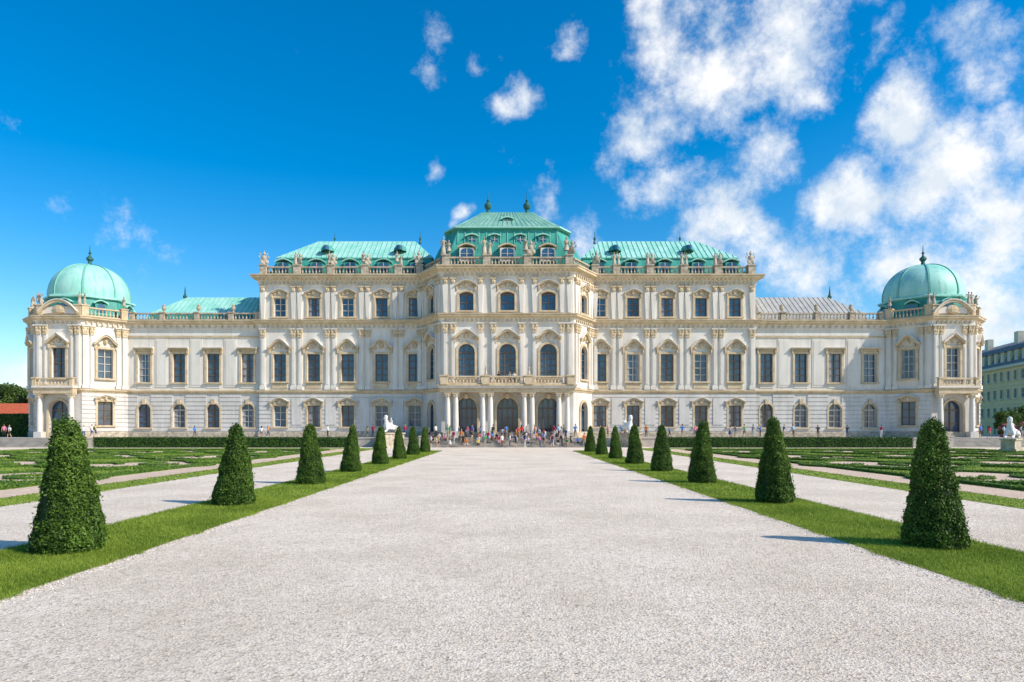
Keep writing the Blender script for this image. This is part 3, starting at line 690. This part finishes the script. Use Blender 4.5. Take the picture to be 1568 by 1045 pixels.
# ---------------------------------------------------------------- ground
def sheet(name,x0,x1,y0,y1,z,m,parent=None):
    b=MB(); b.add([(x0,y0,z),(x1,y0,z),(x1,y1,z),(x0,y1,z)],[(0,1,2,3)],0); return b.obj(name,parent,[m])
M_GROUND=mat('dry_ground',(.22,.22,.12),(.15,.18,.08),.05,.95,.3,2)
def gravelmat(name,a,b_,c):
    m,nt,b=newmat(name); L=nt.links; tc=N(nt,'ShaderNodeTexCoord'); O=tc.outputs['Object']
    def noi(s,d=5,r=.6):
        n=N(nt,'ShaderNodeTexNoise'); n.inputs['Scale'].default_value=s; n.inputs['Detail'].default_value=d; n.inputs['Roughness'].default_value=r; L.new(O,n.inputs['Vector']); return n.outputs[0]
    def mr(s,a0,a1):
        n=N(nt,'ShaderNodeMapRange'); n.inputs[1].default_value=a0; n.inputs[2].default_value=a1; L.new(s,n.inputs[0]); return n.outputs[0]
    def mix(f,x,y):
        n=N(nt,'ShaderNodeMix',data_type='RGBA'); L.new(f,n.inputs[0])
        for i,q in ((6,x),(7,y)):
            if isinstance(q,tuple): n.inputs[i].default_value=(*q,1)
            else: L.new(q,n.inputs[i])
        return n.outputs[2]
    big=mix(mr(noi(.3,8,.7),.42,.60),a,b_)
    vo=N(nt,'ShaderNodeTexVoronoi'); vo.inputs['Scale'].default_value=30; L.new(O,vo.inputs['Vector'])
    sep=N(nt,'ShaderNodeSeparateColor'); L.new(vo.outputs['Color'],sep.inputs[0])
    s1=mix(mr(sep.outputs[0],.66,1.0),big,c)
    s2=mix(mr(noi(4.5,9,.85),.53,.66),s1,tuple(x*.70 for x in b_))
    L.new(s2,b.inputs['Base Color']); b.inputs['Roughness'].default_value=.95; b.inputs['Specular IOR Level'].default_value=.1
    bp=N(nt,'ShaderNodeBump'); bp.inputs['Strength'].default_value=1; bp.inputs['Distance'].default_value=.016; L.new(vo.outputs['Distance'],bp.inputs['Height'])
    bp2=N(nt,'ShaderNodeBump'); bp2.inputs['Strength'].default_value=.75; bp2.inputs['Distance'].default_value=.09; L.new(noi(4,9,.76),bp2.inputs['Height']); L.new(bp.outputs[0],bp2.inputs['Normal'])
    L.new(bp2.outputs[0],b.inputs['Normal']); return m
M_GRAVEL=gravelmat('pale_gravel',(.88,.75,.61),(.74,.62,.49),(.46,.37,.28))
M_GRAVP=gravelmat('parterre_gravel',(.80,.60,.44),(.68,.51,.38),(.42,.32,.25))
M_LAWN=mat('lawn_soil_and_turf',(.15,.22,.025),(.25,.32,.045),.9,.95,.6,30)
sheet('ground',-3000,3000,-200,6000,0,M_GROUND)
sheet('gravel_forecourt',-140,140,-40,92,.004,M_GRAVEL)
tb=MB(); G=Fr((-95,90.8),(95,90.8)); tb.box(G,0,190,0,TZ-.002,-40,0,0); tb.box(G,0,84.4,TZ-.12,TZ,-.4,.06,0); tb.box(G,105.6,190,TZ-.12,TZ,-.4,.06,0)
tb.obj('terrace',None,[M_PAVE])
def stairs(x0,x1):
    b=MB(); G=Fr((x0,88),(x1,88)); W=x1-x0
    for i in range(7):
        b.box(G,0,W,i*TZ/7,(i+1)*TZ/7-.05,-2.795,-.4*i-.04,0); b.box(G,0,W,(i+1)*TZ/7-.05,(i+1)*TZ/7,-2.795,-.4*i,0)
    for u in(-.8,W): b.box(G,u,u+.8,0,TZ+.15,-2.79,.1,0); b.box(G,u-.06,u+.86,TZ+.15,TZ+.3,-2.79,.16,0)
    b.obj('stone_stairs',None,[M_PAVE])
stairs(-10.6,10.6); stairs(-90,-57.5); stairs(57.5,90)
sheet('lawn_strip',-9.9,-7.15,4,74.5,.012,M_LAWN); sheet('lawn_strip',7.15,9.9,4,74.5,.012,M_LAWN)
sheet('parterre_lawn',-57,-15.6,8,84,.012,M_LAWN); sheet('parterre_lawn',15.4,57,8,84,.012,M_LAWN)
CELLX=(24.5,35,45.5); CELLY=(20,32,44,56,68)
def inbed(x,y):
    X=np.abs(x); m=((X>17.4)&(X<19.6)&(y<80))|((X>19)&(y>78.6)&(y<80))
    for cy in CELLY:
        for cx in CELLX:
            u=(X-cx)/4.6; v=(y-cy)/5.0; t=np.arctan2(v,u); m|=(np.hypot(u,v)<(1+.16*np.cos(4*t)))
    return m
M_BLADE=leafmat('grass_blades',(.12,.20,.015),(.36,.44,.06),.6,.35)
def grass(name,regions):
    V=[];S=[]
    for x0,x1,y0,y1,dens,h,w in regions:
        n=int((x1-x0)*(y1-y0)*dens)
        x=NR.uniform(x0,x1,n)+NR.normal(0,.03,n); y=NR.uniform(y0,y1,n)
        if abs(x0)>14: k=~inbed(x,y); x=x[k];y=y[k];n=len(x)
        ph=np.sin(y*2.1)+np.sin(y*5.3+1)*.6+np.sin(y*11.7)*.3
        x=np.where(np.abs(x)<8.5,x+np.sign(x)*-1*np.maximum(ph,-.4)*.06,x)
        th=NR.uniform(0,2*np.pi,n); hh=h*NR.uniform(.4,1.4,n); lx=NR.normal(0,.5,n)*hh; ly=NR.normal(0,.5,n)*hh
        dx=np.cos(th)*w*.5; dy=np.sin(th)*w*.5
        z=np.full(n,.01)
        V.append(np.stack([np.stack([x-dx,y-dy,z],1),np.stack([x+dx,y+dy,z],1),np.stack([x+lx,y+ly,z+hh],1)],1))
        pat=.5+.3*np.sin(x*1.7+np.sin(y*.8)*2)*np.sin(y*1.1+x)+NR.normal(0,.25,n)
        S.append(np.clip(pat,0,1))
    V=np.concatenate(V);S=np.concatenate(S)
    return link(name,npmesh(name,V,3,[M_BLADE],S))
reg=[]
for s in(-1,1):
    a,b=(7.1,9.95)
    for y0,y1,de,h,w in ((8.5,14,2600,.05,.012),(14,24,1300,.055,.017),(24,45,400,.055,.03),(45,74.5,150,.06,.06)):
        reg.append((a if s>0 else -b,b if s>0 else -a,y0,y1,de,h,w))
    a,b=15.4,56
    for y0,y1,de,h,w in ((17,30,130,.05,.04),(30,84,25,.05,.1)):
        reg.append((a if s>0 else -b,b if s>0 else -a,y0,y1,de,h,w))
grass('grass',reg)
base=np.array([(1,0,0),(-1,0,0),(0,1,0),(0,-1,0),(0,0,1),(0,0,-1)],float); tri=np.array([(0,2,4),(2,1,4),(1,3,4),(3,0,4),(2,0,5),(1,2,5),(3,1,5),(0,3,5)])
n=24000; side=NR.choice([-1,1],n); y=NR.uniform(7,40,n); off=np.where(NR.random(n)<.6,7.08-np.abs(NR.normal(0,.13,n)),9.98+np.abs(NR.normal(0,.16,n)))
x=side*off; k2=NR.random(n)<.62; x=np.where(k2,NR.uniform(-7.5,7.5,n),x); y=np.where(k2,5.5+14*NR.random(n)**1.5,y)
sz=NR.uniform(.007,.026,n)*np.where(k2,.55,1)
ct=np.stack([x,y,sz*.3],1)
vv=base[None]*sz[:,None,None]*NR.uniform(.6,1.3,(n,6,1))*np.array([1,1,.6])+ct[:,None]
V=vv[:,tri].reshape(-1,3,3)
M_PEB=leafmat('pebbles',(.34,.27,.21),(.82,.74,.64),.9,0)
link('gravel_pebbles',npmesh('pebbles',V,3,[M_PEB],np.repeat(NR.random(n),8)))
# ---------------------------------------------------------------- topiary
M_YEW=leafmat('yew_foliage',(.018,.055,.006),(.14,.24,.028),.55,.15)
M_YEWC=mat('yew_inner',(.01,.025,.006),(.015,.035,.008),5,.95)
M_BARK=mat('bark',(.12,.08,.05),(.07,.05,.035),8,.9,.5)
def n3(P,f,seed=0):
    return (np.sin(P[:,0]*f+seed+np.sin(P[:,1]*f*1.3+seed*2))+np.sin(P[:,1]*f*1.1+1.7+seed+np.sin(P[:,2]*f*.9))+np.sin(P[:,2]*f*1.2+seed*3+np.sin(P[:,0]*f*1.4)))/3
def topiary(seed,n=26000,H=2.6,rb=.63,rt=.17):
    t=NR.uniform(0,1,n); t=1-np.sqrt(1-t*(1-.07)); t=t/t.max()
    a=NR.uniform(0,2*np.pi,n); z=.04+t*(H-.1)
    r=rb+(rt-rb)*t**1.1; r=np.where(t>.94,r*np.sqrt(np.clip(1-((t-.94)/.062)**2,0,1)),r); r=np.where(z<.15,r*(.86+z*.93),r)
    P=np.stack([r*np.cos(a),r*np.sin(a),z],1)
    bmp=n3(P,7,seed)*.04+n3(P,17,seed+2)*.03+n3(P,2.6,seed)*.04
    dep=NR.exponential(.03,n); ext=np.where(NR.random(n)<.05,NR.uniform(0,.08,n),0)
    k=(r+bmp-dep+ext)/np.maximum(r,.02)
    P[:,0]*=k;P[:,1]*=k
    P[:,2]+=np.where(t>.88,NR.normal(0,.045,n),0)
    P[:,0]+=.04*np.sin(seed+P[:,2]*1.3); P[:,1]+=.03*np.cos(seed*2+P[:,2]*1.1)
    Nn=np.stack([np.cos(a),np.sin(a),np.full(n,.3)],1)
    V=cards(P,Nn,.028,.5,.9)
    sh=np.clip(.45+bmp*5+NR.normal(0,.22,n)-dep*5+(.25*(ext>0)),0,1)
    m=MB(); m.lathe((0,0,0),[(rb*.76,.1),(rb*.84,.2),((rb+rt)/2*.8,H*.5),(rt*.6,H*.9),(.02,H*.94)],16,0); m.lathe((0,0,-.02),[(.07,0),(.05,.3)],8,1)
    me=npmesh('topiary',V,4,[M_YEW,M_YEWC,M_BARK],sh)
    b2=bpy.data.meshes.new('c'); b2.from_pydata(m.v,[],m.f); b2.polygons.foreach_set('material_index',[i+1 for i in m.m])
    bm=bmesh.new(); bm.from_mesh(me); bm.from_mesh(b2); bm.to_mesh(me); bm.free()
    return me
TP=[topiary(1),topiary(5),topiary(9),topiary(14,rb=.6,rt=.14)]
for i in range(8):
    y=13.35+8.2*i
    w1=R.uniform(.95,1.06); w2=R.uniform(.93,1.04)
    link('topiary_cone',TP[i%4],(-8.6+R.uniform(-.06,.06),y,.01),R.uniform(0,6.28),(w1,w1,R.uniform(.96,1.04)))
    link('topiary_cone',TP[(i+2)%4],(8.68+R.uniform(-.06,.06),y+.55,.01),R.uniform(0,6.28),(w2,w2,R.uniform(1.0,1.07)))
M_HEDGE=leafmat('hedge_foliage',(.02,.07,.01),(.09,.19,.025),.6,.15)
def hedge_cards(x0,x1,y0,y1,z0,z1,size,dens):
    out=[];nn=[]
    for (ax,area) in (('f',(x1-x0)*(z1-z0)),('t',(x1-x0)*(y1-y0)),('b',(x1-x0)*(z1-z0)),('e',(y1-y0)*(z1-z0)),('g',(y1-y0)*(z1-z0))):
        n=int(area*dens)+4; u=NR.random(n);v=NR.random(n)
        if ax=='f': p=np.stack([x0+u*(x1-x0),np.full(n,y0),z0+v*(z1-z0)],1);q=(0,-1,0)
        if ax=='b': p=np.stack([x0+u*(x1-x0),np.full(n,y1),z0+v*(z1-z0)],1);q=(0,1,0)
        if ax=='t': p=np.stack([x0+u*(x1-x0),y0+v*(y1-y0),np.full(n,z1)],1);q=(0,0,1)
        if ax=='e': p=np.stack([np.full(n,x0),y0+u*(y1-y0),z0+v*(z1-z0)],1);q=(-1,0,0)
        if ax=='g': p=np.stack([np.full(n,x1),y0+u*(y1-y0),z0+v*(z1-z0)],1);q=(1,0,0)
        p=p+np.array(q)*(n3(p,1.7)*.05+NR.normal(0,.03,n))[:,None]
        out.append(p);nn.append(np.tile(q,(n,1)).astype(float))
    P=np.concatenate(out);Q=np.concatenate(nn); return cards(P,Q,size,.6,.7),np.clip(.4+n3(P,2.3)*.3+NR.normal(0,.2,len(P)),0,1)
def hedge(name,x0,x1,y0,y1,z1,size=.07,dens=110):
    e=empty(name); V,S=hedge_cards(x0,x1,y0,y1,.02,z1,size,dens); link('foliage',npmesh('foliage',V,4,[M_HEDGE],S),parent=e)
    m=MB(); m.box(Fr((x0,y0),(x1,y0)),.08,x1-x0-.08,0,z1-.07,-(y1-y0)+.07,-.07,0); m.obj('inner',e,[M_YEWC])
hedge('clipped_hedge',-52.6,-20,86.6,87.8,1.3); hedge('clipped_hedge',19.6,51.5,86.6,87.8,1.3)
hedge('clipped_hedge',-90,-71,101,103,4.6,.12,60)
# parterre broderie
M_BOX=leafmat('boxwood_foliage',(.05,.12,.01),(.20,.31,.04),.6,.2)
M_BOXC=mat('boxwood_inner',(.04,.09,.01),(.06,.13,.018),5,.95)
ribV=[];ribS=[];inner=MB();beds=MB()
def ribbon(pts,w=.4,h=.16):
    pts=np.array(pts); L=np.linalg.norm(np.diff(pts,axis=0),axis=1); cs=np.concatenate([[0],np.cumsum(L)]); tot=cs[-1]
    n=int(tot*70); s=NR.uniform(0,tot,n); x=np.interp(s,cs,pts[:,0]); y=np.interp(s,cs,pts[:,1])
    tx=np.interp(s+.05,cs,pts[:,0])-np.interp(s-.05,cs,pts[:,0]); ty=np.interp(s+.05,cs,pts[:,1])-np.interp(s-.05,cs,pts[:,1]); l=np.hypot(tx,ty)+1e-6; nx,ny=-ty/l,tx/l
    a=NR.uniform(0,1,n); off=np.where(a<.3,-w/2,np.where(a>.7,w/2,(a-.5)/.4*w)); z=np.where((a<.3)|(a>.7),NR.uniform(.02,h,n),h)+NR.normal(0,.015,n)
    P=np.stack([x+nx*off,y+ny*off,z],1); Q=np.stack([nx*np.where(a<.3,-1,np.where(a>.7,1,0)),ny*np.where(a<.3,-1,np.where(a>.7,1,0)),np.where((a<.3)|(a>.7),.5,1)],1)
    ribV.append(cards(P,Q,.05,.6,.5)); ribS.append(np.clip(.5+n3(P,3)*.25+NR.normal(0,.22,n),0,1))
    vs=[];fs=[]
    for i,(px,py) in enumerate(pts):
        A=pts[max(i-1,0)];B=pts[min(i+1,len(pts)-1)]; d=B-A; d=d/ (np.hypot(*d)+1e-9); q=np.array([-d[1],d[0]])*(w/2-.03)
        vs+=[(px-q[0],py-q[1],.0),(px-q[0],py-q[1],h-.03),(px+q[0],py+q[1],h-.03),(px+q[0],py+q[1],0)]
    for i in range(len(pts)-1):
        for k in range(3): fs.append((i*4+k,i*4+4+k,i*4+5+k,i*4+1+k))
    inner.add(vs,fs,0)
def bed(pts,z):
    beds.add([(x,y,z) for x,y in pts],[tuple(range(len(pts)))],0)
def spiral(cx,cy,r0,r1,a0,turn,n=26):
    return [(cx+(r0+(r1-r0)*i/n)*math.cos(a0+turn*i/n),cy+(r0+(r1-r0)*i/n)*math.sin(a0+turn*i/n)) for i in range(n+1)]
for s in(-1,1):
    X=lambda v:s*v
    bed([(X(17.4),10),(X(19.6),10),(X(19.6),80),(X(17.4),80)],.020)
    bed([(X(19.6),78.6),(X(54),78.6),(X(54),80),(X(19.6),80)],.020)
    for j,cy in enumerate(CELLY):
        for i,cx in enumerate(CELLX):
            w=4.6
            P=[(X(cx+w*math.cos(t)*(1+.16*math.cos(4*t))),cy+5.0*math.sin(t)*(1+.16*math.cos(4*t))) for t in [k*2*math.pi/40 for k in range(41)]]
            bed(P[:-1],.024)
            ribbon(P,.4,.17)
            for q in(-1,1):
                ribbon(spiral(X(cx+q*2.0),cy+1.2,.5,2.0,0,q*4.2,20),.5,.15)
            ribbon([(X(cx-3+6*k/12),cy-2.6+.7*math.sin(k*.8)) for k in range(13)],.5,.15)
    ribbon([(X(20.0),12+k*2.0) for k in range(33)],.4,.18)
    ribbon([(X(20.0+k*2.1),76.6) for k in range(17)],.4,.18)
pb=empty('parterre_hedges'); link('foliage',npmesh('boxwood',np.concatenate(ribV),4,[M_BOX],np.concatenate(ribS)),parent=pb); inner.obj('inner',pb,[M_BOXC])
beds.obj('parterre_gravel_beds',None,[M_GRAVP])
# ---------------------------------------------------------------- trees
M_TREE=leafmat('tree_foliage',(.025,.06,.012),(.12,.19,.035),.6,.25)
M_TREEP=leafmat('blossom_foliage',(.06,.13,.02),(.65,.14,.28),.6,.25)
def tree(name,x,y,H,r,mt=M_TREE,n=7000,size=.22):
    e=empty(name,(x,y,0)); m=MB()
    m.lathe((0,0,0),[(.035*H,0),(.025*H,.1*H),(.02*H,.4*H),(.008*H,.8*H)],10,0)
    lobes=[]
    for i in range(16):
        a=R.uniform(0,6.28); zz=R.uniform(.38,.9)*H; rr=r*R.uniform(.35,.85)*(1.1-abs(zz/H-.6)*1.2)
        p=Vector((rr*math.cos(a),rr*math.sin(a),zz)); lobes.append((p,r*R.uniform(.26,.42)))
        G=Fr((0,0),(math.cos(a),math.sin(a))); m.strip(G,[(0,zz*.6),(rr*.5,zz*.8),(rr,zz)],.012*H,-.006*H,.006*H,0)
    m.obj('trunk',e,[M_BARK])
    P=[];Q=[];S=[]
    for p,q in lobes:
        k=n//16; d=NR.normal(0,1,(k,3)); d/=np.linalg.norm(d,axis=1)[:,None]; rad=q*NR.uniform(.3,1.1,k)**.6*(1+.25*n3(d*3,2,p.x))
        P.append(np.array(p)+d*rad[:,None]*np.array([1,1,.8])); Q.append(d); S.append(np.clip(.45+d[:,2]*.3+NR.normal(0,.2,k),0,1))
    P=np.concatenate(P);Q=np.concatenate(Q)
    link('crown',npmesh('crown',cards(P,Q,size,.65,.8),4,[mt],np.concatenate(S)),parent=e)
for x,y,H,r in ((-118,140,11.5,5),(-111,136,11,4.6),(-105,142,12.3,5),(-99,138,11.2,4.6),(-93,141,11,4.8),(-88,146,10,4.5),(-124,132,10,5)):
    tree('tree',x,y,H,r)
for x,y,H,r,mt in ((80,108,5.6,2.4,M_TREE),(85,110,6.2,2.7,M_TREE),(90,112,6,3,M_TREE),(76.5,104,4,1.6,M_TREE)):
    tree('tree',x,y,H,r,mt,5000,.16)
tree('flowering_shrub',73,94.5,3.6,1.6,M_TREEP,3000,.12); tree('flowering_shrub',70.8,96.2,3.2,1.3,M_TREEP,3000,.12); tree('flowering_shrub',76,94.5,3.9,1.7,M_TREE,3000,.12)
M_TILE=mat('red_tile',(.55,.13,.05),(.42,.09,.04),2,.8); M_OCH=mat('ochre_wall',(.90,.70,.36),(.80,.60,.30),.4,.85); M_SLATE=mat('slate_roof',(.13,.13,.14),(.19,.19,.2),.6,.6)
h=empty('garden_house'); m=MB(); G=Fr((-100,124),(-85,124)); m.box(G,0,15,0,4.6,-9,0,0)
for u in (2,5,8,11): m.box(G,u,u+1.1,1.5,3.4,0,.05,3)
m.add([(-100.5,123.4,4.6),(-84.5,123.4,4.6),(-86.5,128.5,7.2),(-98.5,128.5,7.2),(-100.5,133.5,4.6),(-84.5,133.5,4.6)],[(0,1,2,3),(3,2,5,4),(0,3,4),(1,5,2)],1)
m.obj('house_body',h,[M_OCH,M_TILE,M_FRAME,M_GLASS[0]])
# apartment building
ab=empty('apartment_building'); walls=MB();wins=MB();trim=MB()
F=Fr((119,192),(97.5,106)); us=[2+3.2*i for i in range(27)]
for fl in range(4):
    z0=fl*3.9; wall(F,0,F.L,z0,z0+3.9,[(u,1.3,z0+1.1,z0+3.1,'rect') for u in us],WALL,False,.25,FRW,.2,(2,2))
    trim.box(F,0,F.L,z0+3.78,z0+3.95,0,.18,CREAM)
    for u in us: surround(F,u,1.3,z0+1.1,z0+3.1,'rect',.18,.1,CREAM)
trim.box(F,-.2,F.L+.2,15.5,16.1,-.1,.6,CREAM)
trim.add([F.P(0,16.1,.3),F.P(F.L,16.1,.3),F.P(F.L,20.6,-1.8),F.P(0,20.6,-1.8),F.P(F.L,22.6,-7),F.P(0,22.6,-7),F.P(0,22.6,-9),F.P(F.L,22.6,-9),F.P(F.L,0,-12),F.P(0,0,-12),F.P(F.L,0,0)],[(0,1,2,3),(3,2,4,5),(5,4,7,6),(1,10,8,7,4,2)],TEAL)
for u in us:
    trim.box(F,u-.8,u+.8,16.7,19.1,-2.5,-.1,WALL); trim.box(F,u-.95,u+.95,19.1,19.35,-2.5,.1,TEAL); wins.box(F,u-.5,u+.5,17.1,18.8,-.1,-.06,GA)
for u in (10,26,41,57,70): trim.box(F,u-.9,u+.9,21,24,-5,-3.8,CREAM)
MM=list(FA); MM[WALL]=M_OCH; MM[TEAL]=M_SLATE
MM[CREAM]=mat('pale_trim',(.84,.74,.52),(.74,.62,.44),1,.8)
walls.obj('walls',ab,MM); trim.obj('trim_and_roof',ab,MM); wins.obj('windows',ab,MM)
# ---------------------------------------------------------------- world
w=bpy.data.worlds.new("World"); sc.world=w; w.use_nodes=True; nt=w.node_tree; L=nt.links
SUN_EL=math.radians(39); AZ=math.radians(113)
sky=N(nt,'ShaderNodeTexSky',sky_type='NISHITA'); sky.sun_disc=False; sky.sun_elevation=SUN_EL; sky.sun_rotation=AZ
sky.air_density=1.0; sky.dust_density=.8; sky.ozone_density=2.5
hs=N(nt,'ShaderNodeHueSaturation'); hs.inputs['Hue'].default_value=.497; hs.inputs['Saturation'].default_value=1.55; hs.inputs['Value'].default_value=1.85; L.new(sky.outputs[0],hs.inputs['Color'])
tc=N(nt,'ShaderNodeTexCoord'); D=tc.outputs['Generated']
def wnoise(scale,det,rough,vec=None,dist=0):
    n=N(nt,'ShaderNodeTexNoise'); n.inputs['Scale'].default_value=scale; n.inputs['Detail'].default_value=det; n.inputs['Roughness'].default_value=rough; n.inputs['Distortion'].default_value=dist
    L.new(vec or D,n.inputs['Vector']); return n
def vm(op,a,b):
    n=N(nt,'ShaderNodeVectorMath',operation=op)
    for i,q in enumerate((a,b)):
        if isinstance(q,tuple): n.inputs[i].default_value=q
        else: L.new(q,n.inputs[i])
    return n
def ma(op,a,b=0):
    n=N(nt,'ShaderNodeMath',operation=op)
    for i,q in enumerate((a,b)):
        if isinstance(q,(int,float)): n.inputs[i].default_value=q
        else: L.new(q,n.inputs[i])
    return n.outputs[0]
wn=wnoise(7,3,.6); wo=vm('SUBTRACT',wn.outputs['Color'],(.5,.5,.5)); ws=vm('MULTIPLY',wo.outputs[0],(.12,.12,.12)); DD=vm('ADD',D,ws.outputs[0]).outputs[0]
def dirv(px,py):
    v=Vector(((px-777)/1045,1,(657-py)/1045)).normalized(); return tuple(v)
blobs=[(1010,40,95,.95),(1110,30,100,.85),(1230,15,110,.9),(1110,120,115,1.0),(990,185,90,1),(1190,130,85,.85),(1165,245,85,.9),(1010,290,75,.8),(1110,340,105,.85),
 (1300,300,85,1.0),(1400,190,90,.95),(1450,265,110,1.1),(1520,350,130,.95),(1550,230,95,.9),(1520,80,95,.85),(1360,40,70,.65),(1430,110,70,.55),(1250,390,110,.8),(1390,410,120,.85),(1520,470,120,.95),
 (805,165,46,1.05),(665,55,46,.74),(655,100,40,.7),(725,105,30,.52),(862,72,32,.7),(650,255,30,.62),(700,333,18,.75),(825,300,55,.68),(890,365,65,.8),(220,370,80,.46),(90,325,60,.5),(20,590,70,.65),
 (1700,250,220,.95),(1700,520,200,.9),(1250,-150,260,.9),(1300,470,120,.7)]
acc=None
for px,py,r,s in blobs:
    dn=N(nt,'ShaderNodeVectorMath',operation='DISTANCE'); L.new(DD,dn.inputs[0]); dn.inputs[1].default_value=dirv(px,py)
    cosf=1/(1+((px-777)/1045)**2+((657-py)/1045)**2)**.5
    m_=N(nt,'ShaderNodeMapRange',interpolation_type='SMOOTHSTEP'); m_.inputs[1].default_value=r/1045*cosf*1.45; m_.inputs[2].default_value=0; m_.inputs[3].default_value=0; m_.inputs[4].default_value=s
    L.new(dn.outputs['Value'],m_.inputs[0])
    acc=m_.outputs[0] if acc is None else ma('MAXIMUM',acc,m_.outputs[0])
fb=wnoise(13,8,.68)
den0=ma('ADD',ma('MULTIPLY',acc,.50),fb.outputs[0])
den=N(nt,'ShaderNodeMapRange',interpolation_type='SMOOTHSTEP'); den.inputs[1].default_value=.65; den.inputs[2].default_value=1.06; L.new(den0,den.inputs[0])
sh=wnoise(17,5,.6,vm('ADD',D,(.02,0,.025)).outputs[0])
shm=N(nt,'ShaderNodeMapRange'); shm.inputs[1].default_value=.38; shm.inputs[2].default_value=.58; L.new(sh.outputs[0],shm.inputs[0])
cc=N(nt,'ShaderNodeMix',data_type='RGBA'); cc.inputs[6].default_value=(7.8,8.6,9.5,1); cc.inputs[7].default_value=(10.8,10.8,10.8,1); L.new(shm.outputs[0],cc.inputs[0])
mx=N(nt,'ShaderNodeMix',data_type='RGBA'); L.new(den.outputs[0],mx.inputs[0]); L.new(hs.outputs[0],mx.inputs[6]); L.new(cc.outputs[2],mx.inputs[7])
bg=nt.nodes.get('Background') or N(nt,'ShaderNodeBackground'); bg.inputs[1].default_value=.1; L.new(mx.outputs[2],bg.inputs[0])
sd=bpy.data.lights.new('sun','SUN'); sd.energy=5.0; sd.angle=math.radians(.5); sd.color=(1,.93,.82)
so=bpy.data.objects.new('sun',sd); C.objects.link(so)
dv=Vector((math.sin(AZ)*math.cos(SUN_EL),math.cos(AZ)*math.cos(SUN_EL),math.sin(SUN_EL)))
so.rotation_euler=dv.to_track_quat('Z','Y').to_euler()
# camera
cd=bpy.data.cameras.new('camera'); cam=bpy.data.objects.new('camera',cd); C.objects.link(cam); sc.camera=cam
cam.location=(0,0,2.4); cam.rotation_euler=(math.radians(90),0,0)
cd.sensor_width=36; cd.lens=36*1045/1568; cd.shift_x=7/1568; cd.shift_y=134.5/1568; cd.clip_end=9000
sc.view_settings.view_transform='Standard'; sc.view_settings.look='None'; sc.view_settings.exposure=0
